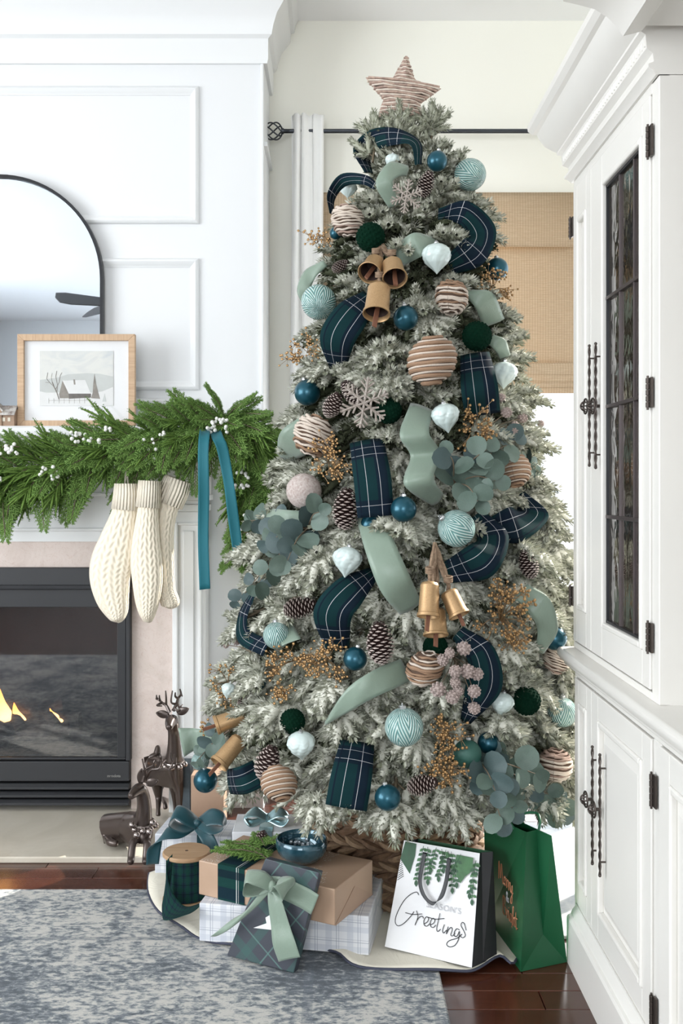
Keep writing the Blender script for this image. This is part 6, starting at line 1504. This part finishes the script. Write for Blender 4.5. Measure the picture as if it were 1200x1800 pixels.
ribbon3('ribbon_tail', [P(300,1535,2.77), P(289,1552,2.75), P(292,1585,2.72), P(302,1600,2.68), P(318,1604,2.60), P(345,1596,2.56)], [W((.004,.004,.052)), W((.004,.010,.050)), W((.006,.02,.035)), W((.012,.03,.014)), W((.012,.032,.002)), W((.012,.034,.0))], BW, spool, wid=.09)
# charcoal gift leaning on the kraft box
g4 = thing('gift_box', 'flat charcoal plaid gift with a sage satin bow leaning on the kraft box', 'gift', PZ(456, 1696, .015), 'wrapped gifts')
BL, BR_ = PZ(398, 1680, .022), PZ(516, 1711, .015); TL, TRt = P(466, 1509, 2.475), P(561, 1534, 2.452); n4 = (BR_-BL).cross(TL-BL).normalized(); n4 = n4 if n4.y > 0 else -n4
_d = P(561, 1534, 1)-Vector((0,0,HC)); TRt = Vector((0,0,HC))+_d*((BL-Vector((0,0,HC))).dot(n4)/_d.dot(n4))
bk4 = [p+n4*.024 for p in (BL, BR_, TRt, TL)]
MB().hexa([BL, BR_, bk4[1], bk4[0], TL, TRt, bk4[2], bk4[3]]).build('wrapped_box', DKP_, g4, bevel=.0025, fix=False)
def on4(px, py, off=0):                 # pixel ray onto the front of the leaning gift
    d = P(px, py, 1)-Vector((0,0,HC)); o = Vector((0,0,HC)); t = (BL-o).dot(n4)/d.dot(n4); return o+d*t-n4*off
TAGM = mat('white card tag', (.86,.86,.86), .7)
tp_ = [(488,1568),(482,1590),(476,1593),(478,1606),(468,1612),(470,1622),(447,1630),(484,1634),(486,1572)]
b_ = MB(); k = len(tp_); b_.v = [tuple(on4(x, y, .004)) for x, y in tp_]+[tuple(on4(x, y, .0052)) for x, y in tp_]; b_.face(range(k)); b_.face(range(k, 2*k))
for i in range(k): b_.face((i, (i+1) % k, k+(i+1) % k, k+i))
b_.build('gift_tag', TAGM, g4)
def sash(pts, name, o1=.003): return [on4(x, y, o) for x, y, o in pts]
dv = (TL-BL).normalized(); du = (BR_-BL).normalized(); h_ = .026
ribbon3('sash', [on4(441,1560,.002), on4(485,1557,.004), on4(530,1575,.004), on4(554,1590,.002)], [dv*h_]*4, SAGE, g4, curl=.001)
kn = on4(486, 1556, .02)
ribbon3('bow_loop', [kn, on4(470,1536,.045), on4(450,1533,.05), on4(449,1556,.03), on4(468,1562,.02), kn], [dv*.008+n4*.012, dv*.014+n4*.018, dv*.010-du*.012+n4*.02, dv*.016+n4*.02, dv*.01+n4*.016, dv*.006+n4*.01], SAGE, g4)
ribbon3('bow_loop', [kn, on4(502,1545,.05), on4(516,1541,.055), on4(518,1562,.035), on4(502,1567,.022), kn], [dv*.008+n4*.012, dv*.014+n4*.018, dv*.010+du*.012+n4*.02, dv*.016+n4*.02, dv*.01+n4*.016, dv*.006+n4*.01], SAGE, g4)
ribbon3('bow_tail', [kn, on4(462,1578,.03), on4(430,1610,.035), on4(405,1625,.03), on4(386,1636,.03)], [dv*.010+n4*.006, dv*.022, dv*.026+du*.01, dv*.024+du*.01, dv*.008+du*.006], SAGE, g4)
ribbon3('bow_tail', [kn, on4(493,1580,.03), on4(502,1620,.03), on4(510,1650,.035), on4(518,1680,.03)], [du*.010+n4*.006, du*.018+dv*.004, du*.024+dv*.004, du*.026+dv*.01, du*.024+dv*.012], SAGE, g4)
MB().ball(kn-n4*.004, .013, 12, 8, sq=(.9,.8,1.3)).build('bow_knot', SAGE, g4, smooth=True)
# boxes behind the deer
g6 = thing('gift_box', 'upright slate grey box standing on the hearth behind the standing reindeer', 'gift', (-.50, 3.52, .02), 'wrapped gifts'); x0, x1 = xof(318, 3.5), xof(334, 3.5)
box_obj('slate_box', (x0, 3.50, .02), (x1, 3.58, zof(1343, 3.5)), mat('slate grey wrap', (.10,.13,.15), .6, var=.2, vscale=30), g6, bevel=.002)
g7 = thing('gift_bag', 'plain kraft box standing behind the lower left branches', 'gift', (-.45, 3.45, .02)); x0, x1 = xof(334, 3.40), xof(392, 3.40)
box_obj('kraft_box', (x0, 3.42, .02), (x1, 3.52, zof(1363, 3.42)), KR2, g7, bevel=.002)

# ---------------------------------------------------------------- gift bags
ZB = .024
b1, b2, b3 = PZ(676, 1664, ZB), PZ(829, 1701, ZB), PZ(873, 1681, ZB); b4 = b1+(b3-b2); zt = .272
t1, t2, t3 = PZ(710, 1477, zt), PZ(843, 1500, zt), PZ(866, 1497, zt); t4 = t1+(t3-t2)*1.1
wbag = thing('gift_bag', 'white gift bag with Greetings lettering, green leaf print and black ribbon handle', 'gift bag', (b1+b3)/2, 'gift bags')
WP = mat('white coated paper', (.80,.80,.81), .45); BP = mat('black coated paper', (.018,.019,.022), .45, var=.3, vscale=9)
def sheet(name, pts, m, parent, th=.0008, bm=None):
    o = MB().poly(pts, 0).build(name, m, parent, solid=th); return o
sheet('front_panel', [b1, b2, t2, t1], WP, wbag); mid_b, mid_t = (b2+b3)/2, (t2+t3)/2+Vector((-.012, 0, 0))
o = MB(); k = [b2, mid_b+Vector((-.004,0,0)), mid_t, t2, b3, t3]; o.v = [tuple(p) for p in k]; o.face((0, 1, 2, 3)); o.face((1, 4, 5, 2)); o.build('side_gusset', BP, wbag, solid=.0008)
o = MB(); mb_, mt_ = (b1+b4)/2+Vector((.008,0,0)), (t1+t4)/2+Vector((.012,0,0)); k = [b1, mb_, mt_, t1, b4, t4]; o.v = [tuple(p) for p in k]; o.face((0, 1, 2, 3)); o.face((1, 4, 5, 2)); o.build('side_gusset', BP, wbag, solid=.0008)
DG = mat('deep green print', (.012,.085,.030), .5, var=.35, vscale=30); MG = mat('mid green print', (.05,.17,.055), .5, var=.35, vscale=40)
sheet('back_panel', [b4, b3, t3, t4], DG, wbag); sheet('bag_base', [b1, b2, b3, b4], BP, wbag)
n1 = (b2-b1).cross(t1-b1).normalized(); n1 = n1 if n1.y > 0 else -n1
def on1(zx, zy, off=0):                # coordinates measured on an enlarged crop of the bag front
    px, py = 600+zx/2.6667, 1400+zy/2.6667; o = Vector((0,0,HC)); d = P(px, py, 1)-o; return o+d*((b1-o).dot(n1)/d.dot(n1))-n1*off
def print_poly(pts, m, name='leaf_print', off=.0009, parent=wbag, f=None): f = f or on1; MB().poly([f(x, y, off) for x, y in pts]).build(name, m, parent, solid=.0002)
print_poly([(300,210),(352,222),(345,280),(320,362),(300,330),(276,292)], DG); print_poly([(540,272),(618,288),(612,350),(580,375),(556,408),(540,370),(528,320)], MG)
def leaf_poly(cx, cy, a, L, w_, m):
    d = Vector((math.cos(a), math.sin(a))); e = Vector((-d.y, d.x)); print_poly([(cx+d.x*L*t+e.x*w_*s_, cy+d.y*L*t+e.y*w_*s_) for t, s_ in ((0,0),(.3,.8),(.6,.9),(1,0),(.6,-.9),(.3,-.8))], m, off=.0012)
rg = random.Random(9)
for (x0, y0, x1, y1, n_l) in ((385,232,350,390,7),(405,236,405,385,7),(445,240,418,330,5),(490,250,455,370,6),(470,246,478,330,4),(515,258,540,400,6),(500,255,520,425,6),(632,300,600,450,6),(628,300,612,480,5),(560,270,530,330,3)):
    MB().tube([on1(x0, y0, .0012), on1(x1, y1, .0012)], .0006, 4).build('stem_print', DG, wbag)
    for i in range(n_l):
        t = (i+.5)/n_l; x, y = x0+(x1-x0)*t, y0+(y1-y0)*t
        for sg in (1, -1): leaf_poly(x, y, PI/2+sg*rg.uniform(.6, 1.0), rg.uniform(20, 28), rg.uniform(6, 9), (DG, MG)[(i+sg) % 2])
    leaf_poly(x1, y1, PI/2, 34, 9, DG)
for i in range(9): MB().tube([on1(262+i*2.0, 392-i*11, .0012), on1(292-i*1.0, 372-i*9, .0012)], .0007, 4).build('frond_print', BP, wbag)
INK = mat('black ink', (.01,.01,.012), .5); GREYINK = mat('pale grey foil ink', (.50,.50,.52), .5); COPPER = mat('copper foil', (.62,.27,.15), .35, .5)
def strokes(lst, r, m, parent, f, name='lettering', off=.001):
    b_ = MB()
    for s in lst: b_.tube(catmull([f(x, y, off) for x, y in s], 5), r, 5)
    return b_.build(name, m, parent, smooth=True)
strokes([[(362,462),(352,448),(325,458),(292,490),(262,545),(252,585),(264,606),(290,597),(322,565),(340,540)], [(300,545),(335,553),(378,551)], [(352,535),(358,565),(345,603),(352,585),(366,566),(380,562),(384,572)],
  [(386,598),(402,588),(408,572),(398,564),(387,580),(388,602),(400,608),(414,596)], [(416,602),(432,594),(438,578),(428,571),(417,586),(418,608),(430,614),(442,602)], [(462,548),(452,590),(446,622),(452,633),(464,622)], [(404,566),(440,575),(482,572)],
  [(482,600),(474,628),(479,640),(492,626)], [(500,610),(491,645),(502,624),(514,614),(519,624),(512,648),(520,654),(532,640)], [(553,626),(540,620),(529,636),(530,654),(542,654),(553,632),(549,668),(532,697),(508,705),(493,694),(505,676),(542,664),(565,645)], [(584,628),(576,598),(566,590),(560,604),(574,632),(580,652),(568,662),(555,654)]], .0009, INK, wbag, on1)
eu_ = (b2-b1).normalized(); ev_ = (t1-b1); ev_ = (ev_-eu_*ev_.dot(eu_)).normalized(); rotm = Matrix((eu_, ev_, -n1)).transposed()
def face_text(s, size, m, parent, c, rot, name='lettering', space=1.0):
    cu = bpy.data.curves.new(name, 'FONT'); cu.body = s; cu.size = size; cu.extrude = .0002; cu.align_x = 'CENTER'; cu.align_y = 'CENTER'; cu.space_character = space
    tmp = bpy.data.objects.new(name, cu); COL.objects.link(tmp); bpy.context.view_layer.update(); me = bpy.data.meshes.new_from_object(tmp.evaluated_get(bpy.context.evaluated_depsgraph_get())); bpy.data.objects.remove(tmp)
    me.materials.clear(); me.materials.append(m); me.transform(Matrix.Translation(c) @ rot.to_4x4()); return link(name, me, parent)
face_text("SEASON'S", .0195, GREYINK, wbag, on1(478, 523, .0012), rotm, space=1.12)
SATB = mat('black satin ribbon', (.022,.023,.027), .45)
ribbon3('ribbon_handle', [on1(392,262,.002), on1(378,340,.006), on1(376,405,.012), on1(398,465,.016), on1(440,500,.018), on1(478,468,.016), on1(498,400,.012), on1(503,340,.006), on1(505,290,.002)], [eu_*.0052]*3+[eu_*.0045+ev_*.002, ev_*.0045, eu_*.0045-ev_*.002]+[eu_*.0052]*3, SATB, wbag, curl=.0005)
# green bag
c1_, c2_ = PZ(915, 1708, .001), PZ(996, 1691, .001); c4_ = Vector((c1_.x-.045, c1_.y+.26, .001)); c3_ = c4_+(c2_-c1_); zt = .345
d1g, d2g = PZ(925, 1463, zt), PZ(969, 1469, zt); d4g = PZ(850, 1428, zt); d3g = d4g+(d2g-d1g)
gbag = thing('gift_bag', 'tall green gift bag with copper Merry and Bright lettering, beside the cabinet', 'gift bag', (c1_+c3_)/2, 'gift bags')
GP_ = mat('dark green matte paper', (.006,.095,.035), .5, var=.12, vscale=5); GI = mat('black bag lining', (.012,.014,.014), .6)
sheet('front_panel', [c4_, c1_, d1g, d4g], GP_, gbag); sheet('back_panel', [c3_, c2_, d2g, d3g], GP_, gbag); sheet('bag_base', [c1_, c2_, c3_, c4_], GP_, gbag)
mg_b = (c1_+c2_)/2+Vector((-.0, .012, .075)); mg_t = (d1g+d2g)/2+Vector((0, .028, 0)); mfl = (c1_+c2_)/2
o = MB(); o.v = [tuple(p) for p in (c1_, c2_, d1g, d2g, mg_b, mg_t)]; o.face((0, 4, 5, 2)); o.face((4, 1, 3, 5)); o.face((0, 1, 4)); o.build('side_gusset', GP_, gbag, solid=.0008)
o = MB(); mg_b2 = (c3_+c4_)/2+Vector((0, -.012, .07)); mg_t2 = (d3g+d4g)/2+Vector((0, -.02, 0)); o.v = [tuple(p) for p in (c4_, c3_, d4g, d3g, mg_b2, mg_t2)]; o.face((0, 4, 5, 2)); o.face((4, 1, 3, 5)); o.face((0, 1, 4)); o.build('side_gusset', GP_, gbag, solid=.0008)
MB().tube(catmull([d4g.lerp(d1g, .28)+Vector((0,0,-.005)), d4g.lerp(d1g, .30)+Vector((-.014,-.006,.012)), d4g.lerp(d1g, .38)+Vector((-.020,-.01,-.022)), d4g.lerp(d1g, .62)+Vector((-.020,-.012,-.022)), d4g.lerp(d1g, .70)+Vector((-.014,-.006,.012)), d4g.lerp(d1g, .72)+Vector((0,0,-.005))], 6), .0035, 8).build('rope_handle', mat('green satin cord', (.02,.13,.06), .5), gbag, smooth=True)
MB().tube(catmull([d3g.lerp(d2g, .28)+Vector((0,0,-.005)), d3g.lerp(d2g, .32)+Vector((.008,0,.02)), d3g.lerp(d2g, .5)+Vector((.02,0,.03)), d3g.lerp(d2g, .68)+Vector((.008,0,.02)), d3g.lerp(d2g, .72)+Vector((0,0,-.005))], 6), .0035, 8).build('rope_handle', bpy.data.materials['green satin cord'], gbag, smooth=True)
n2 = (c1_-c4_).cross(d4g-c4_).normalized(); n2 = n2 if n2.x < 0 else -n2; fu = (c1_-c4_).normalized(); fv = n2.cross(fu); fv = fv if fv.z > 0 else -fv; fc_ = (c4_+c1_+d1g+d4g)/4
LET = {'M':([[(0,0),(.15,1.1),(.35,2.0),(.5,1.0),(.6,.3),(.85,1.4),(1.05,2.0),(1.15,1.0),(1.2,0),(1.4,.15)]],1.45),'B':([[(.1,0),(.25,1.0),(.35,2.0),(.8,1.9),(.75,1.3),(.3,1.05),(.9,.9),(.95,.25),(.4,-.05),(.05,.2)]],1.15),
 'e':([[(0,.35),(.4,.55),(.5,.85),(.3,1.0),(.1,.7),(.12,.2),(.35,0),(.7,.3)]],.65),'r':([[(0,.3),(.2,1.0),(.18,.0),(.3,.7),(.55,1.0),(.62,.85)]],.6),'y':([[(0,.9),(.1,.2),(.35,.1),(.55,.9),(.5,.0),(.3,-1.0),(.0,-1.1),(.1,-.6),(.7,.2)]],.7),
 'i':([[(.05,.9),(.1,.2),(.25,0),(.45,.3)],[(.12,1.35),(.14,1.4)]],.42),'g':([[(.5,.9),(.2,1.0),(.0,.5),(.2,.05),(.5,.5),(.5,.9),(.45,-.6),(.2,-1.1),(.0,-.8),(.7,.2)]],.68),'h':([[(0,.3),(.35,1.8),(.3,2.1),(.15,1.6),(.1,0),(.2,.7),(.4,1.0),(.5,.7),(.5,.1),(.75,.25)]],.75),'t':([[(.2,1.8),(.12,.5),(.2,.02),(.45,.25)],[(-.15,1.15),(.5,1.25)]],.5),
 '&':([[(1.0,.0),(.6,.6),(.2,1.3),(.35,1.7),(.65,1.5),(.5,1.1),(.1,.6),(.1,.15),(.45,-.05),(.8,.3),(1.0,.8)]],1.1)}
def word(s, cx, cy, h, m, slant=.25, parent=gbag):
    tot = sum(LET[ch][1] for ch in s); x = -tot/2; b_ = MB()
    for ch in s:
        for st_ in LET[ch][0]:
            b_.tube(catmull([fc_+fu*((x+a_+c_*slant)*h+cx)+fv*(c_*h+cy)+n2*.001 for a_, c_ in st_], 4), .0013, 5)
        x += LET[ch][1]
    b_.build('lettering', m, parent, smooth=True)
word('Merry', .02, .005, .027, COPPER); word('&', .02, -.034, .016, GREYINK); word('Bright', .02, -.085, .027, COPPER)
